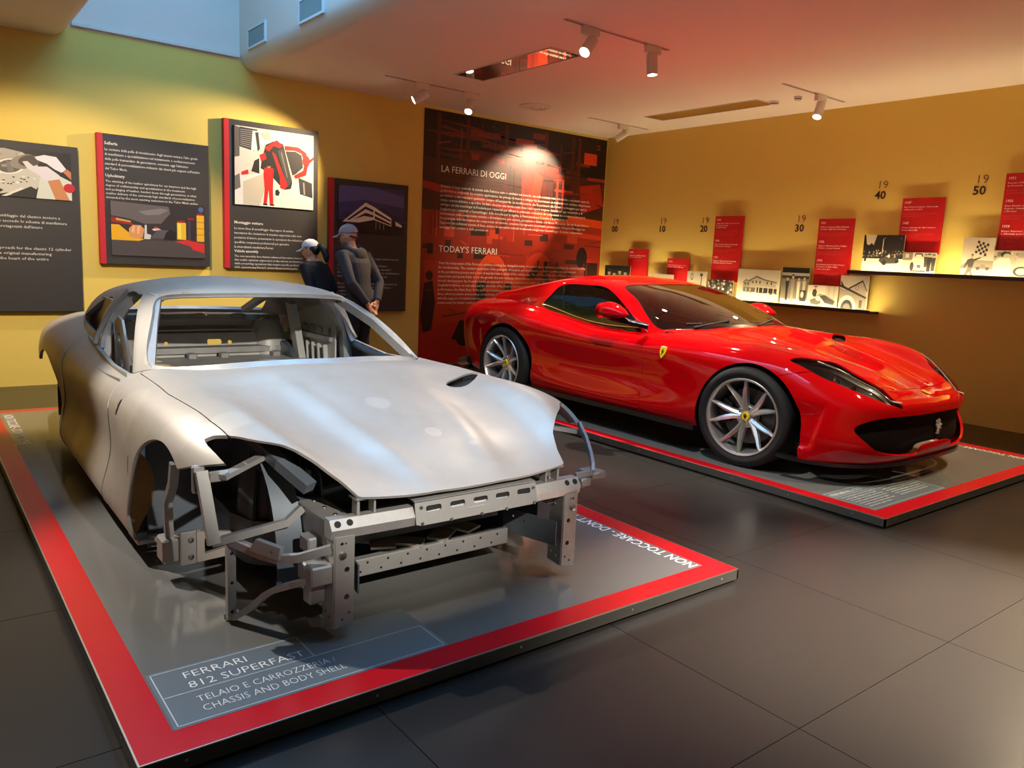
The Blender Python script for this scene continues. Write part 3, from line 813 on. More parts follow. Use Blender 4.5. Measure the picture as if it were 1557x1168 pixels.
for a in (0, 2.2, 4.1): mb.tube([M_sw @ Vector((0, 0, -.02)), M_sw @ Vector((.17*math.cos(a), .17*math.sin(a), 0))], .014, 6)
mb.build('steering_wheel', M_INTER, CAR, True)
# underbody, wheel housings
mb = MB(); mb.box((-3.45, -.56, .17), (.62, .56, .20)); mb.box((-2.2, -.90, .19), (-.42, .90, .21)); mb.build('floor_pan', M_MATTE, CAR)
def housing(cx, cz, r, s, y0, y1):
    mb = MB(); A = np.linspace(-.25, math.pi+.25, 25); n = len(A)
    vs = [(cx+r*math.cos(a), s*y, cz+r*math.sin(a)) for y in (y0, y1) for a in A]
    mb.add(vs, [[i, i+1, n+i+1, n+i] for i in range(n-1)]); mb.add([(cx, s*y0, cz)]+[vs[i] for i in range(n)], [[0, i+1, i+2] for i in range(n-1)]); return mb
for s in (-1, 1):
    housing(.04, .33, .43, s, .58, .86).build('wheel_housing', M_MATTE, CAR, True, 40); housing(-2.66, .345, .435, s, .56, .86).build('wheel_housing', M_MATTE, CAR, True, 40)
# wheels
def make_wheel(name, parent, loc, s, R0, w, steer=0):
    t = thing(name, None, None, loc); t.parent = parent
    t.rotation_euler = (0, 0, steer)
    A = Matrix.Rotation(math.pi/2*(1 if s < 0 else -1), 4, 'X')     # local +z -> outwards
    h = w/2; q = R0-.35
    prof = [(.262, -h+.02), (.275, -h+.012), (.31+q*.5, -h), (.335+q, -h+.012), (R0-.004, -h+.03)]
    for z in (-.06, 0, .06): prof += [(R0, z-.022), (R0, z-.006), (R0-.007, z-.005), (R0-.007, z+.005), (R0, z+.006), (R0, z+.022)]
    prof += [(R0-.004, h-.03), (.335+q, h-.012), (.31+q*.5, h), (.305+q*.5, h+.001), (.298+q*.5, h-.001), (.275, h-.010), (.262, h-.02)]
    MB().lathe(prof, 64, A).build('tyre', M_RUBBER, t, True, 35)
    e = h-.012
    rim = MB().lathe([(.258, e-.012), (.270, e-.004), (.2715, e+.003), (.267, e+.008), (.259, e+.006), (.252, e-.004), (.247, e-.03), (.240, e-.09), (.240, -h+.03), (.262, -h+.02)], 64, A).build('rim', M_RIM, t, True, 40)
    hubz = e-.078
    for k in range(5):
        base = math.radians(90+72*k+16.5)
        for d in (-1, 1):
            a0 = base+d*.10; a1 = base+d*math.radians(16.5); mb = MB(); rings = []
            for f in np.linspace(0, 1, 7):
                r = .040+(.251-.040)*f; a = a0+(a1-a0)*min(1, f*1.15); z = hubz+.012+(e-.006-hubz-.012)*f**1.25
                wd = .022*(1-f)+.0105*f+.004*math.sin(f*math.pi); dp = .036*(1-f)+.022*f
                c = Vector((r*math.cos(a), r*math.sin(a), z)); n = Vector((-math.sin(a), math.cos(a), 0))
                rings.append([c-n*wd-Vector((0, 0, dp)), c-n*wd*.80-Vector((0, 0, .004)), c-n*wd*.12+Vector((0, 0, .007)), c+n*wd*.80-Vector((0, 0, .004)), c+n*wd-Vector((0, 0, dp))])
            vs = [A @ p for g in rings for p in g]; m = 5; fs = []
            for i in range(6):
                for j in range(m): fs.append([i*m+j, i*m+(j+1) % m, (i+1)*m+(j+1) % m, (i+1)*m+j])
            mb.add(vs, fs).build('spoke', M_RIM, t, True, 35)
    hub = MB().lathe([(.001, hubz+.012), (.034, hubz+.014), (.048, hubz+.008), (.078, hubz+.004), (.084, hubz-.03)], 32, A).build('hub', M_RIM, t, True, 40)
    cap = MB().lathe([(.0001, hubz+.024), (.028, hubz+.023), (.031, hubz+.018), (.031, hubz+.010)], 28, A).build('hub_cap', M_YELLOW, t, True, 40)
    Mh = A @ Matrix.Translation((0, 0, hubz+.0245)); 
    if s > 0: Mh = A @ Matrix.Rotation(math.pi, 4, 'Z') @ Matrix.Translation((0, 0, hubz+.0245))
    flat_print('horse_emblem', Mh @ Matrix.Translation((-.019, -.021, 0)), [((15, 14, 12), [(x*.04, y*.042) for x, y in HORSE])], cap, M_PRINTG)
    for k in range(5):
        a = math.radians(90+72*k+52); c = A @ Matrix.Translation((.060*math.cos(a), .060*math.sin(a), hubz+.002))
        MB().lathe([(.0001, .022), (.008, .021), (.011, .016), (.012, 0)], 10, c, ).build('wheel_bolt', M_CHROME, t, True, 40)
    MB().lathe([(.09, -.015), (.195, -.015), (.195, .012), (.09, .012)], 40, A).build('brake_disc', M_STEEL, t, True, 40)
    mb = MB()
    for k in range(9):
        pass
    arc = np.linspace(math.radians(150), math.radians(205), 8); vs = []; fs = []
    for a in arc:
        for r, z in ((.135, -.06), (.205, -.06), (.205, .045), (.135, .045)): vs.append(A @ Vector((r*math.cos(a), r*math.sin(a), z)))
    for i in range(7):
        for j in range(4): fs.append([i*4+j, i*4+(j+1) % 4, (i+1)*4+(j+1) % 4, (i+1)*4+j])
    fs += [[0, 1, 2, 3], [28, 29, 30, 31]]
    mb.add(vs, fs).build('brake_caliper', M_CARBON, t, True, 40)
    return t
make_wheel('front_wheel', CAR, (0, -.836, .350), -1, .350, .275, math.radians(7)); make_wheel('front_wheel', CAR, (0, .836, .350), 1, .350, .275, math.radians(7))
make_wheel('rear_wheel', CAR, (-2.72, -.815, .364), -1, .364, .300); make_wheel('rear_wheel', CAR, (-2.72, .815, .364), 1, .364, .300)
# headlight internals
for s in (-1, 1):
    hl = [c for c in CAR.children if c.name.startswith('headlight') and not c.name.startswith('headlight_duct')][0 if s == 1 else 1]
    for x, y, r in ((.540, .735, .028), (.63, .672, .016)):
        c = Matrix.Translation((x, s*y, on_body(x, y)-.040)) @ Matrix.Rotation(math.radians(58), 4, 'Y')
        MB().lathe([(r, 0), (r, .018), (r*.85, .018), (r*.8, .004), (.001, .002)], 20, c).build('lamp_tube', M_CHROME, hl, True, 40)
    ed = [(x, y) for x, y in ((.86, .45), (.80, .48), (.715, .525), (.645, .582), (.525, .655), (.41, .725))]
    MB().tube([(x-.006, s*(y+.010), on_body(x-.006, y+.01)-.010) for x, y in ed], .0055, 6).build('daylight_strip', mat('lamp_strip', srgb(215, 210, 195), .3), hl, True)
# shields on the front fenders, horse on grille, emblem on bonnet tip
SHIELD = [(0, .092), (.010, .096), (.030, .098), (.050, .096), (.060, .092), (.060, .060), (.055, .040), (.045, .020), (.030, 0), (.015, .020), (.005, .040), (0, .060)]
for s in (-1, 1):
    x0 = -.765; z0 = .662
    def y_at(z): return np.interp(z, [.64, .68, .72, .76], [.9535, .951, .940, .921])+.006
    y0 = y_at(z0); y1 = y_at(z0+.098); vdir = Vector((0, s*(y1-y0), .098)); udir = Vector((1, 0, 0)) if s < 0 else Vector((-1, 0, 0))
    o = Vector((x0 if s < 0 else x0+.06, s*(y0+.003), z0)); Mx = frame(o, udir, vdir)
    sh = MB().plate(SHIELD, [], .004, Mx).build('shield_badge', M_YELLOW, CAR)
    flat_print('horse_emblem', Mx @ Matrix.Translation((0, 0, .0042)), [((230, 228, 220), [(.004, .088), (.056, .088), (.05, .094), (.03, .096), (.01, .094)]), ((18, 16, 14), [(.011+x*.038, .022+y*.056) for x, y in HORSE])], sh, M_PRINTG)
    MB().lathe([(.0001, .004), (.008, .003), (.010, 0)], 12, Matrix.Translation((-.49, s*.962, .555)) @ Matrix.Rotation(-s*math.pi/2, 4, 'X')).build('side_marker', M_CARBON, CAR)
hz = frame((.866, .03, .300), (0, 1, 0), (0, 0, 1))
mb = MB(); mb.plate([(x*.11, y*.115) for x, y in HORSE][::-1], [], .008, hz); mb.build('grille_horse', mat('badge_silver', srgb(196, 196, 200), .3, .3), CAR)
zb = on_body(.83, 0); hz = frame((.82, -.022, on_body(.82, 0)+.003), (0, 1, 0), Vector((-.06, 0, on_body(.76, 0)-on_body(.82, 0))))
bd = MB().plate(rrect(0, 0, .044, .056, .008), [], .003, hz).build('hood_emblem', M_YELLOW, CAR)
flat_print('horse_emblem', hz @ Matrix.Translation((0, 0, .0032)), [((18, 16, 14), [(.005+x*.034, .006+y*.044) for x, y in HORSE])], bd, M_PRINTG)
# ---------------------------------------------------------------- the bare metal body shell
M_RAW = mat('raw_aluminium_skin', srgb(180, 173, 163), .48, .5, noise=(3.2, .55, srgb(152, 143, 132), .06))
M_RAWIN = mat('raw_aluminium_inside', srgb(165, 162, 156), .5, .4, noise=(5, .5, srgb(120, 116, 110), .06))
M_FRAME = mat('cast_aluminium_frame', srgb(172, 171, 168), .46, .6, noise=(9, .5, srgb(140, 138, 135), .06))
M_SHADEFR = mat('inner_frame_shaded', srgb(98, 106, 114), .42, .3, noise=(6, .6, srgb(78, 86, 94), .06))  # frame metal with the bay's shade and bluish daylight put into its colour
M_CABINLIT = mat('cabin_metal_lit', srgb(186, 184, 178), .5, .15, noise=(6, .5, srgb(160, 158, 152), .06))  # pressed metal lightened in colour so the cabin looks lit
M_GOLD = mat('primer_gold_panel', srgb(150, 112, 66), .4, .6, noise=(7, .6, srgb(110, 84, 58)))
M_HOLE_SHADE = mat('hole_shade', srgb(14, 14, 15), .8)  # near-black that stands in for the shade inside holes and recesses
def stain_nodes(m):
    nt = m.node_tree; N = nt.nodes; L = nt.links; b = N['Principled BSDF']; src = b.inputs['Base Color'].links[0].from_socket
    tc = N.new('ShaderNodeTexCoord'); nz = N.new('ShaderNodeTexNoise'); nz.inputs['Scale'].default_value = 9; L.new(tc.outputs['Object'], nz.inputs['Vector'])
    for (x, y, z, r, c) in ((.047, -.041, .81, .060, .55), (.348, .064, .731, .045, .6), (.475, .179, .692, .02, .5), (-1.0, -.70, .90, .07, .5), (.226, -.757, .826, .09, .35), (.0, .35, .80, .10, .25), (-.55, -.93, .72, .16, .35), (.1, -.90, .76, .12, .3)):
        d = N.new('ShaderNodeVectorMath'); d.operation = 'DISTANCE'; d.inputs[1].default_value = (x, y, z); L.new(tc.outputs['Object'], d.inputs[0])
        a = N.new('ShaderNodeMath'); a.operation = 'MULTIPLY_ADD'; a.inputs[1].default_value = r*.9; L.new(nz.outputs[0], a.inputs[0]); L.new(d.outputs['Value'], a.inputs[2])
        mr = N.new('ShaderNodeMapRange'); mr.inputs[1].default_value = r*1.45; mr.inputs[2].default_value = r*1.25; mr.inputs[3].default_value = 0; mr.inputs[4].default_value = c*.5; L.new(a.outputs[0], mr.inputs[0])
        mx = N.new('ShaderNodeMix'); mx.data_type = 'RGBA'; mx.inputs[7].default_value = srgb(214, 206, 192); L.new(mr.outputs[0], mx.inputs[0]); L.new(src, mx.inputs[6]); src = mx.outputs[2]
    L.new(src, b.inputs['Base Color'])
stain_nodes(M_RAW)
SIL = (-3.07478, 1.67167, -.05498, -.000994)
SH = thing('car_body_shell', 'bare grey metal car body shell without wheels, front frame exposed, on lettered platform', 'car body', SIL[:3], SIL[3])
ps = body_panels(GH_COUPE, [(-.50, 0), (-.55, .3), (-.715, .60), (-.985, .770)])
for side in (1, -1):
    q = (lambda s: s if side == 1 else s.mirror())
    fe = ps['fender']
    # shield scallop pressed through the fender, marker hole
    sc = smooth_loop([(-.735, .757), (-.712, .755), (-.700, .725), (-.712, .690), (-.735, .668), (-.752, .700), (-.752, .735)], 4)
    f = np.minimum(sdf_poly(fe.V[:, [0, 2]], sc), (fe.V[:, 1]-.8)*3)
    fo = fe.clip(-f)
    mk = .013-np.hypot(fo.V[:, 0]+.49, fo.V[:, 2]-.555); fo = fo.clip(-mk)
    panel('front_fender', q(fo), M_RAW, SH, .016, inner=M_RAWIN)
    panel('fender_recess', q(fe.clip(f+.004)).moved(lambda V, A: V-np.array([0, side*.02, 0])), M_HOLE_SHADE, SH, .003)
    d = ps['door']; panel('door', q(d), M_RAW, SH, .022, inner=M_RAWIN)
    panel('side_sill', q(ps['sill_d']), M_RAW, SH, .022, inner=M_RAWIN)
    qs = ps['quarter']; zz = np.interp(qs.V[:, 0], [-3.8, -3.5, -2.9, -2.66], [.72, .70, .66, .60])
    panel('rear_quarter', q(qs.clip(np.where(qs.V[:, 0] < -2.66, qs.V[:, 2]-zz, .3))), M_RAW, SH, .018, inner=M_RAWIN)
def edge_line(surf, f, tol=.006):
    sel = surf.V[np.abs(f) < tol]; sel = sel[np.argsort(sel[:, 2])]; out = []
    for zc in np.arange(sel[0, 2], sel[-1, 2], .03):
        k = sel[np.abs(sel[:, 2]-zc) < .016]
        if len(k): out.append(k.mean(0))
    return out
for s in (-1, 1):
    V = ps['quarter'].V; fr_ = V[:, 0]-np.interp(V[:, 2], [.2, .5, .8, .9, .97], [-2.24, -2.21, -2.20, -2.21, -2.25])
    V2 = ps['fender'].V; ff_ = V2[:, 0]-np.interp(V2[:, 2], [.2, .29, .42, .68, .77, .84, .9], [-.90, -.905, -.93, -.955, -1.0, -1.04, -1.08])
    for sf, f_, r in ((ps['quarter'], fr_, .0045), (ps['fender'], ff_, .003)):
        ln = edge_line(sf, f_); MB().tube([(p[0], s*(p[1]+.001), p[2]) for p in ln], r, 6).build('door_edge', M_RAW, SH, True)
hood = both(ps['hood'])
def ribs2(V, A):
    W = V.copy(); x = W[:, 0]; y = np.abs(W[:, 1]); yr = np.interp(x, [-.5, .2, .73], [.36, .27, .15])
    k = np.clip((x+.50)/.3, 0, 1)*np.clip((.78-x)/.35, 0, 1)
    W[:, 2] += .012*k*np.exp(-((y-yr)/.05)**2); return W
hood = hood.moved(ribs2)
f = sdf_poly(hood.V[:, :2], VENT[0])
panel('hood', hood.clip(-f), M_RAW, SH, .010, inner=M_RAWIN)
panel('hood_vent_tray', hood.clip(f+.010).moved(lambda V, A: V-np.array([0, 0, .035])), M_HOLE_SHADE, SH, .004)
hs = both(house_surf(GH_COUPE, CROWN_COUPE)); uv = UV(hs)
fw = np.minimum(sdf_poly(uv, WS_POLY*np.array([.985, 1])), 1.2*.45-uv[:, 1])
x = hs.V[:, 0]; z = hs.V[:, 2]; ua = np.abs(uv[:, 0])/.36; vv = uv[:, 1]/.45
DOORW = smooth_loop([(3.72*.36, .0), (5.0*.36, -.01), (6.6*.36, .0), (6.6*.36, .45*.45), (6.3*.36, .90*.45), (5.0*.36, .94*.45), (4.1*.36, .92*.45), (3.72*.36, .85*.45)], 5)
def smin(a, b, k=.10):
    h = np.maximum(k-np.abs(a-b), 0)/k; return np.minimum(a, b)-h*h*k/4
fd = smin(sdf_poly(np.stack([ua*.36, uv[:, 1]], 1), DOORW), (x+1.90))
QW = smooth_loop([(-2.055, .93), (-2.05, 1.05), (-2.07, 1.125), (-2.20, 1.115), (-2.40, 1.035), (-2.56, .972), (-2.30, .940)], 4)
fq = np.minimum(sdf_poly(np.stack([x, z], 1), QW), np.minimum((vv-.02), (ua-4.5)))
RW = np.array([(u2*.36, v2*.45) for u2, v2 in ((9.35, .12), (12.6, .12), (12.6, .95), (9.5, .95), (9.2, .5))])
fr = sdf_poly(np.stack([ua*.36, np.minimum(uv[:, 1], .449)], 1), RW)
fr = np.where(uv[:, 1] > .449, -1, fr)
roof = hs.clip(-np.maximum(np.maximum(fw, fd), np.maximum(fq, fr)))
panel('roof', roof, M_RAW, SH, .026, inner=M_RAWIN)
# spot welded flange round the windshield
fl = hs.clip(fw+.018); fl = fl.clip(.0+.018-sdf_poly(UV(fl), WS_POLY)*1.0)
panel('windshield_flange', fl.moved(ins(.020)), M_FRAME, SH, .004)
part = lambda mb, name, m=M_FRAME, smooth=False, angle=35: mb.build(name, m, SH, smooth, angle)
for s in (-1, 1):
    Y = lambda y: s*y
    # door opening and pillars
    mb = MB(); mb.bar([(-1.93, Y(.775), .55), (-1.95, Y(.755), .92), (-1.93, Y(.665), 1.08), (-1.92, Y(.585), 1.165)], .06, .07, up=(1, 0, 0)); part(mb, 'b_pillar', M_FRAME)
    mb = MB(); mb.bar([(-2.03, Y(.77), .60), (-2.04, Y(.755), .93), (-2.01, Y(.665), 1.08), (-2.0, Y(.58), 1.165)], .03, .05, up=(1, 0, 0)); part(mb, 'pillar_flange', M_FRAME)
    mb = MB(); mb.bar([(-1.60, Y(.545), 1.155), (-1.85, Y(.565), 1.17), (-2.2, Y(.565), 1.17), (-2.55, Y(.52), 1.13), (-2.80, Y(.47), 1.08), (-3.05, Y(.44), .98)], .06, .04); part(mb, 'roof_rail', M_CABINLIT)
    mb = MB(); mb.bar([(-.98, Y(.735), .84), (-1.30, Y(.64), 1.03), (-1.60, Y(.545), 1.155)], .035, .05); part(mb, 'a_pillar_inner', M_FRAME)
    if s < 0:
        mb = MB(); mb.plate([(-1.82, .70), (-1.83, 1.00), (-1.74, 1.045), (-1.64, 1.03), (-1.47, .80), (-1.50, .70)] if s < 0 else [(-1.50, .70), (-1.47, .80), (-1.64, 1.03), (-1.74, 1.045), (-1.83, 1.00), (-1.82, .70)], [circ(-1.72, .93, .03), circ(-1.66, .80, .04)], .012, frame((0, Y(.715), 0), (1, 0, 0), (0, 0, 1))); part(mb, 'seat_belt_gusset', M_RAW)
    mb = MB(); mb.tube([(-1.895, Y(.632), 1.180), (-1.915, Y(.728), 1.06), (-1.925, Y(.800), .92), (-1.90, Y(.818), .87)], .014, 8); part(mb, 'opening_flange', M_RAW, True)
    # inner side panel behind the door, ribs, pressed pockets
    Mx = frame((-1.98, Y(.70), .50), (-1, 0, 0), (0, 0, 1))
    mb = MB(); mb.plate([(0, 0), (.95, 0), (.95, .42), (.62, .50), (.30, .62), (.06, .62), (0, .45)], [], .012, Mx); inner = part(mb, 'inner_side_panel', M_CABINLIT)
    for k in range(6):
        mb = MB(); xx = -2.08-.10*k; mb.bar([(xx, Y(.690), .60), (xx-.03, Y(.690), .80)], .012, .045, up=(0, s, 0)); mb.build('rib', M_CABINLIT, inner)
    for k in range(4):
        mb = MB(); c = frame((-2.10-.13*k, Y(.685)-(.0), .895), (-1, 0, 0), (0, 0, 1)); mb.plate(rrect(-.045, -.022, .045, .022, .02), [], .010, c); mb.build('pressed_pocket', M_FRAME, inner)
    mb = MB(); mb.bar([(-2.02, Y(.69), .845), (-2.70, Y(.66), .845)], .03, .03); part(mb, 'side_crossbar', M_FRAME)
    mb = MB(); mb.bar([(-2.42, Y(.66), .50), (-2.44, Y(.60), .90), (-2.40, Y(.55), 1.08)], .05, .09, up=(1, 0, 0)); part(mb, 'c_pillar_inner', M_CABINLIT)
    # rear strut dome
    mb = MB().lathe([(.0001, .07), (.05, .075), (.06, .06), (.085, .065), (.10, .03), (.12, -.02), (.125, -.25)], 28, Matrix.Translation((-2.74, Y(.50), .86))); part(mb, 'strut_dome', M_CABINLIT, True)
    MB().lathe([(.0001, .082), (.028, .080)], 16, Matrix.Translation((-2.74, Y(.50), .86))).build('dome_dark_disc', M_HOLE_SHADE, SH)  # dark disc on the dome, coloured as the shade of a hole
    housing(-2.66, .345, .43, s, .56, .86).build('rear_wheel_housing', M_SHADEFR, SH, True, 40)
    # door inner frame
    Mx = frame((-.98, Y(.865), .28), (-1, 0, 0), (0, 0, 1))
    mb = MB(); hol = [rrect(.12, .10, .42, .36, .05), rrect(.52, .10, .90, .34, .05), circ(.08, .44, .02), circ(1.05, .40, .03)]
    mb.plate([(0, 0), (1.15, 0), (1.15, .54), (.75, .50), (.40, .50), (.05, .52)], hol, .006, Mx); part(mb, 'door_inner_frame', M_FRAME)
    mb = MB(); mb.bar([(-1.02, Y(.825), .80), (-1.45, Y(.812), .79), (-1.85, Y(.805), .83), (-2.15, Y(.80), .87)], .02, .05); part(mb, 'belt_rail', M_FRAME)
    mb = MB(); mb.box((-2.2, min(Y(.76), Y(.93)), .19), (-.45, max(Y(.76), Y(.93)), .30), .012); part(mb, 'rocker_box', M_SHADEFR)
    # front longitudinals
    mb = MB(); mb.box((-.45, min(Y(.455), Y(.545)), .43), (.40, max(Y(.455), Y(.545)), .53), .006); part(mb, 'front_rail', M_SHADEFR)
    mb = MB(); mb.box((.385, min(Y(.452), Y(.555)), .435), (.655, max(Y(.452), Y(.555)), .535), .004); cb = part(mb, 'crash_box', M_FRAME)
    for k in range(3): MB().lathe([(.0001, .004), (.008, .003), (.009, 0)], 8, Matrix.Translation((.42+.09*k, Y(.50), .535))).build('bolt', M_SCREW, cb, True)
    mb = MB().lathe([(.0001, .27), (.06, .275), (.075, .25), (.105, .20), (.125, .05), (.14, -.15), (.13, -.30)], 22, Matrix.Translation((-.02, Y(.50), .48))); part(mb, 'shock_tower', M_SHADEFR, True)
    Mx = frame((-.45, Y(.44), .16), (1, 0, 0), (0, 0, 1))
    mb = MB(); mb.plate([(0, 0), (.82, .02), (.86, .20), (.80, .44), (.60, .58), (.30, .64), (0, .66)], [circ(.62, .20, .03), rrect(.66, .30, .74, .38, .015), circ(.20, .15, .05)], .008, Mx); part(mb, 'wheelhouse_panel', M_SHADEFR)
    mb = MB(); pts = [(-.40, .40), (-.40, .64), (-.05, .66), (.10, .62), (.18, .54), (.20, .44)]
    mb.plate([(x, s*y) for x, y in pts], [], .014, Matrix.Translation((0, 0, .365))); part(mb, 'wheelhouse_ledge', M_SHADEFR)
    n = len(pts); mb = MB(); vs = [(x, s*y, z) for z in (.20, .366) for x, y in pts]; mb.add(vs, [[i, i+1, n+i+1, n+i] for i in range(n-1)]); part(mb, 'ledge_skirt', M_SHADEFR)
    mb = MB(); mb.bar([(-.42, Y(.70), .72), (-.10, Y(.66), .745), (.20, Y(.64), .735), (.40, Y(.62), .69), (.52, Y(.56), .62)], .05, .04); part(mb, 'upper_rail', M_SHADEFR)
    mb = MB(); mb.bar([(.16, Y(.42), .66), (.20, Y(.435), .60), (.23, Y(.45), .54), (.235, Y(.45), .50)], .03, .045, up=(1, 0, 0)); part(mb, 'tower_brace', M_FRAME)
    mb = MB(); mb.bar([(.05, Y(.50), .72), (.12, Y(.49), .62), (.10, Y(.47), .52)], .02, .06); part(mb, 'tower_bracket', M_SHADEFR)
    mb = MB(); mb.tube([(.30, Y(.47), .62), (.315, Y(.475), .56), (.30, Y(.47), .45)], .010, 8); part(mb, 'brake_pipe', M_FRAME, True)
    mb = MB(); vs = [(0, y2, z2) for y2, z2 in smooth_loop([(.955, .22), (.925, .28), (.885, .35), (.868, .44), (.885, .53), (.925, .585), (.966, .60), (.972, .42)], 4)]
    mb = MB().plate([(abs(v2[1]), v2[2]) for v2 in vs], [], .006, frame((-.385, 0, 0), (0, s, 0), (0, 0, 1))); part(mb, 'splash_panel', M_GOLD)
    housing(.04, .33, .425, s, .56, .66).build('front_wheel_housing', M_SHADEFR, SH, True, 40)
    mb = MB(); mb.box((-.40, min(Y(.55), Y(.90)), .16), (-.392, max(Y(.55), Y(.962)), .66)); part(mb, 'firewall_side', M_SHADEFR)
    mb = MB(); mb.bar([(.08, Y(.905), .65), (.05, Y(.905), .56), (-.07, Y(.895), .46), (-.09, Y(.89), .37), (-.09, Y(.885), .25)], .032, .026, up=(1, 0, 0)); part(mb, 'fender_stay', M_FRAME)
    mb = MB(); mb.box((-.16, min(Y(.84), Y(.92)), .20), (-.06, max(Y(.84), Y(.92)), .30), .008); mb.box((-.055, min(Y(.78), Y(.86)), .19), (-.035, max(Y(.78), Y(.86)), .33), .004); br = part(mb, 'stay_bracket', M_FRAME)
    for zz in (.225, .295): MB().lathe([(.0001, .010), (.010, .008), (.013, 0)], 8, Matrix.Translation((-.035, Y(.82), zz)) @ Matrix.Rotation(math.pi/2, 4, 'Y')).build('bolt', M_SCREW, br, True)
    # lateral arm with triangular openings
    Mx = frame((-.045, Y(.80), .20), (0, -s, 0), (0, 0, 1))
    mb = MB(); mb.plate([(0, 0), (.40, .02), (.40, .13), (.25, .085), (0, .13)], [[(.03, .03), (.19, .055), (.03, .095)], rrect(.28, .045, .36, .095, .012)], .02, Mx); part(mb, 'cross_arm', M_RAW)
    mb = MB(); mb.box((-.50, min(Y(.86), Y(.955)), .20), (-.33, max(Y(.86), Y(.955)), .222), .004); part(mb, 'sill_end_plate', M_FRAME)
    # front posts
    x1 = .72; Mx = frame((x1, Y(.557), 0), (0, -s if s > 0 else 1, 0), (0, 0, 1)) if s < 0 else frame((x1, .557, 0), (0, -1, 0), (0, 0, 1))
    W2 = .072; lo = [(0, .165), (W2, .178), (W2, .495), (0, .495)]
    mb = MB(); mb.plate(lo if s < 0 else lo, [circ(W2*.62, .375, .010), circ(W2*.62, .275, .0105), circ(W2*.35, .47, .006), circ(W2*.55, .47, .004), circ(W2*.75, .215, .005), circ(W2*.4, .195, .005)], .006 if s < 0 else -.006, Mx)
    yo = Y(.557); yi = Y(.485)
    mb.plate([(-.085, .170), (0, .165), (0, .505), (-.085, .52)], [circ(-.06, .21, .006), circ(-.03, .20, .006)], .005, frame((x1+.003, yo, 0), (1, 0, 0), (0, 0, 1)))
    mb.plate([(-.085, .185), (0, .178), (0, .505), (-.085, .52)], [circ(-.06, .225, .006), circ(-.03, .215, .006)], .005, frame((x1+.003, yi, 0), (1, 0, 0), (0, 0, 1)))
    post = part(mb, 'front_post', M_FRAME)
    for zz in (.24, .265, .29, .44): MB().lathe([(.0001, .005), (.005, .004), (.006, 0)], 8, Matrix.Translation((.67, Y(.48), zz)) @ Matrix.Rotation(s*math.pi/2, 4, 'X')).build('rivet', M_SCREW, post, True)
    MB().lathe([(.0001, .012), (.012, .010), (.014, 0)], 10, Matrix.Translation((.726, Y(.53), .43)) @ Matrix.Rotation(math.pi/2, 4, 'Y')).build('bolt', M_SCREW, post, True)
    mb = MB().plate([(0, .26), (.30, .27), (.30, .375), (0, .37)], [circ(.06, .34, .006), circ(.12, .33, .006)], .006, frame((.42, Y(.40), 0), Vector((.30, Y(.06), 0)), (0, 0, 1))); part(mb, 'lower_side_plate', M_SHADEFR)
    # hood catch bracket on the beam
    mb = MB(); yb = Y(.465); mb.box((.66, min(yb, Y(.455)), .555), (.70, max(yb, Y(.455)), .62)); mb.box((.66, min(Y(.40), Y(.392)), .555), (.70, max(Y(.40), Y(.392)), .615)); mb.box((.655, min(Y(.39), Y(.475)), .612), (.715, max(Y(.39), Y(.475)), .62)); part(mb, 'hood_catch', M_FRAME)
    # rear support hidden under the shell
    mb = MB(); mb.box((-2.05, min(Y(.70), Y(.86)), .1152), (-1.75, max(Y(.70), Y(.86)), .215)); mb.box((-.85, min(Y(.70), Y(.86)), .1152), (-.60, max(Y(.70), Y(.86)), .215)); part(mb, 'support_block', M_MATTE)
# bumper beam
bp = [(-.57, .003), (-.30, .012), (0, .016), (.30, .012), (.57, .003)]
mb = MB(); mb.tube([(.690+dx, y, .522) for y, dx in bp], 1, profile=[(-.030, -.034), (.026, -.034), (.034, .000), (.010, .032), (-.030, .032)], up=(0, 0, 1)); beam = part(mb, 'bumper_beam', M_FRAME)
for s in (-1, 1):
    for yy in (.545, .500): MB().lathe([(.0001, .0012), (.012, .0010), (.0122, 0)], 14, Matrix.Translation((.7165, s*yy, .540)) @ Matrix.Rotation(math.radians(58), 4, 'Y')).build('beam_dark_disc', M_HOLE_SHADE, beam)  # raised dark discs, hole shade put into the colour
Mx = frame((.742, -.25, .488), (0, 1, 0), Vector((-.018, 0, .085)))
sl = [rrect(.045+.106*k, .046, .112+.106*k, .068, .009) for k in range(5)]
mb = MB().plate([(0, .006), (.02, 0), (.55, 0), (.567, .006), (.567, .085), (0, .085)], sl, .004, Mx)
mb.plate([(0, 0), (.567, 0), (.567, .05), (0, .05)], [], .004, frame((.724, -.25, .573), (0, 1, 0), (-1, 0, .12)))
MB().plate(R(.03, .04, .54, .074), [], .002, Mx @ Matrix.Translation((0, 0, -.006))).build('slot_shade_sheet', M_HOLE_SHADE, SH)  # added dark sheet that paints the shade behind the slots
sp = part(mb, 'slotted_plate', M_FRAME)
for yy, zz in ((-.225, .495), (-.10, .492), (.04, .492), (.16, .492), (.30, .495), (-.225, .553), (.30, .553)): MB().lathe([(.0001, .006), (.006, .005), (.008, 0)], 8, Matrix.Translation((.746-(zz-.488)*.2, yy, zz)) @ Matrix.Rotation(math.pi/2, 4, 'Y')).build('bolt', M_SCREW, sp, True)
mb = MB(); mb.box((.43, -.39, .215), (.47, .39, .285), .003); lb = part(mb, 'lower_crossbeam', M_FRAME)
for k in range(8):
    for zz in (.235, .268): MB().lathe([(.0001, .0012), (.005, .001), (.0052, 0)], 8, Matrix.Translation((.4702, -.33+.09*k+(.03 if zz > .25 else 0), zz)) @ Matrix.Rotation(math.pi/2, 4, 'Y')).build('hole', M_HOLE_SHADE, lb)  # flat dark discs in place of holes, their shade as colour
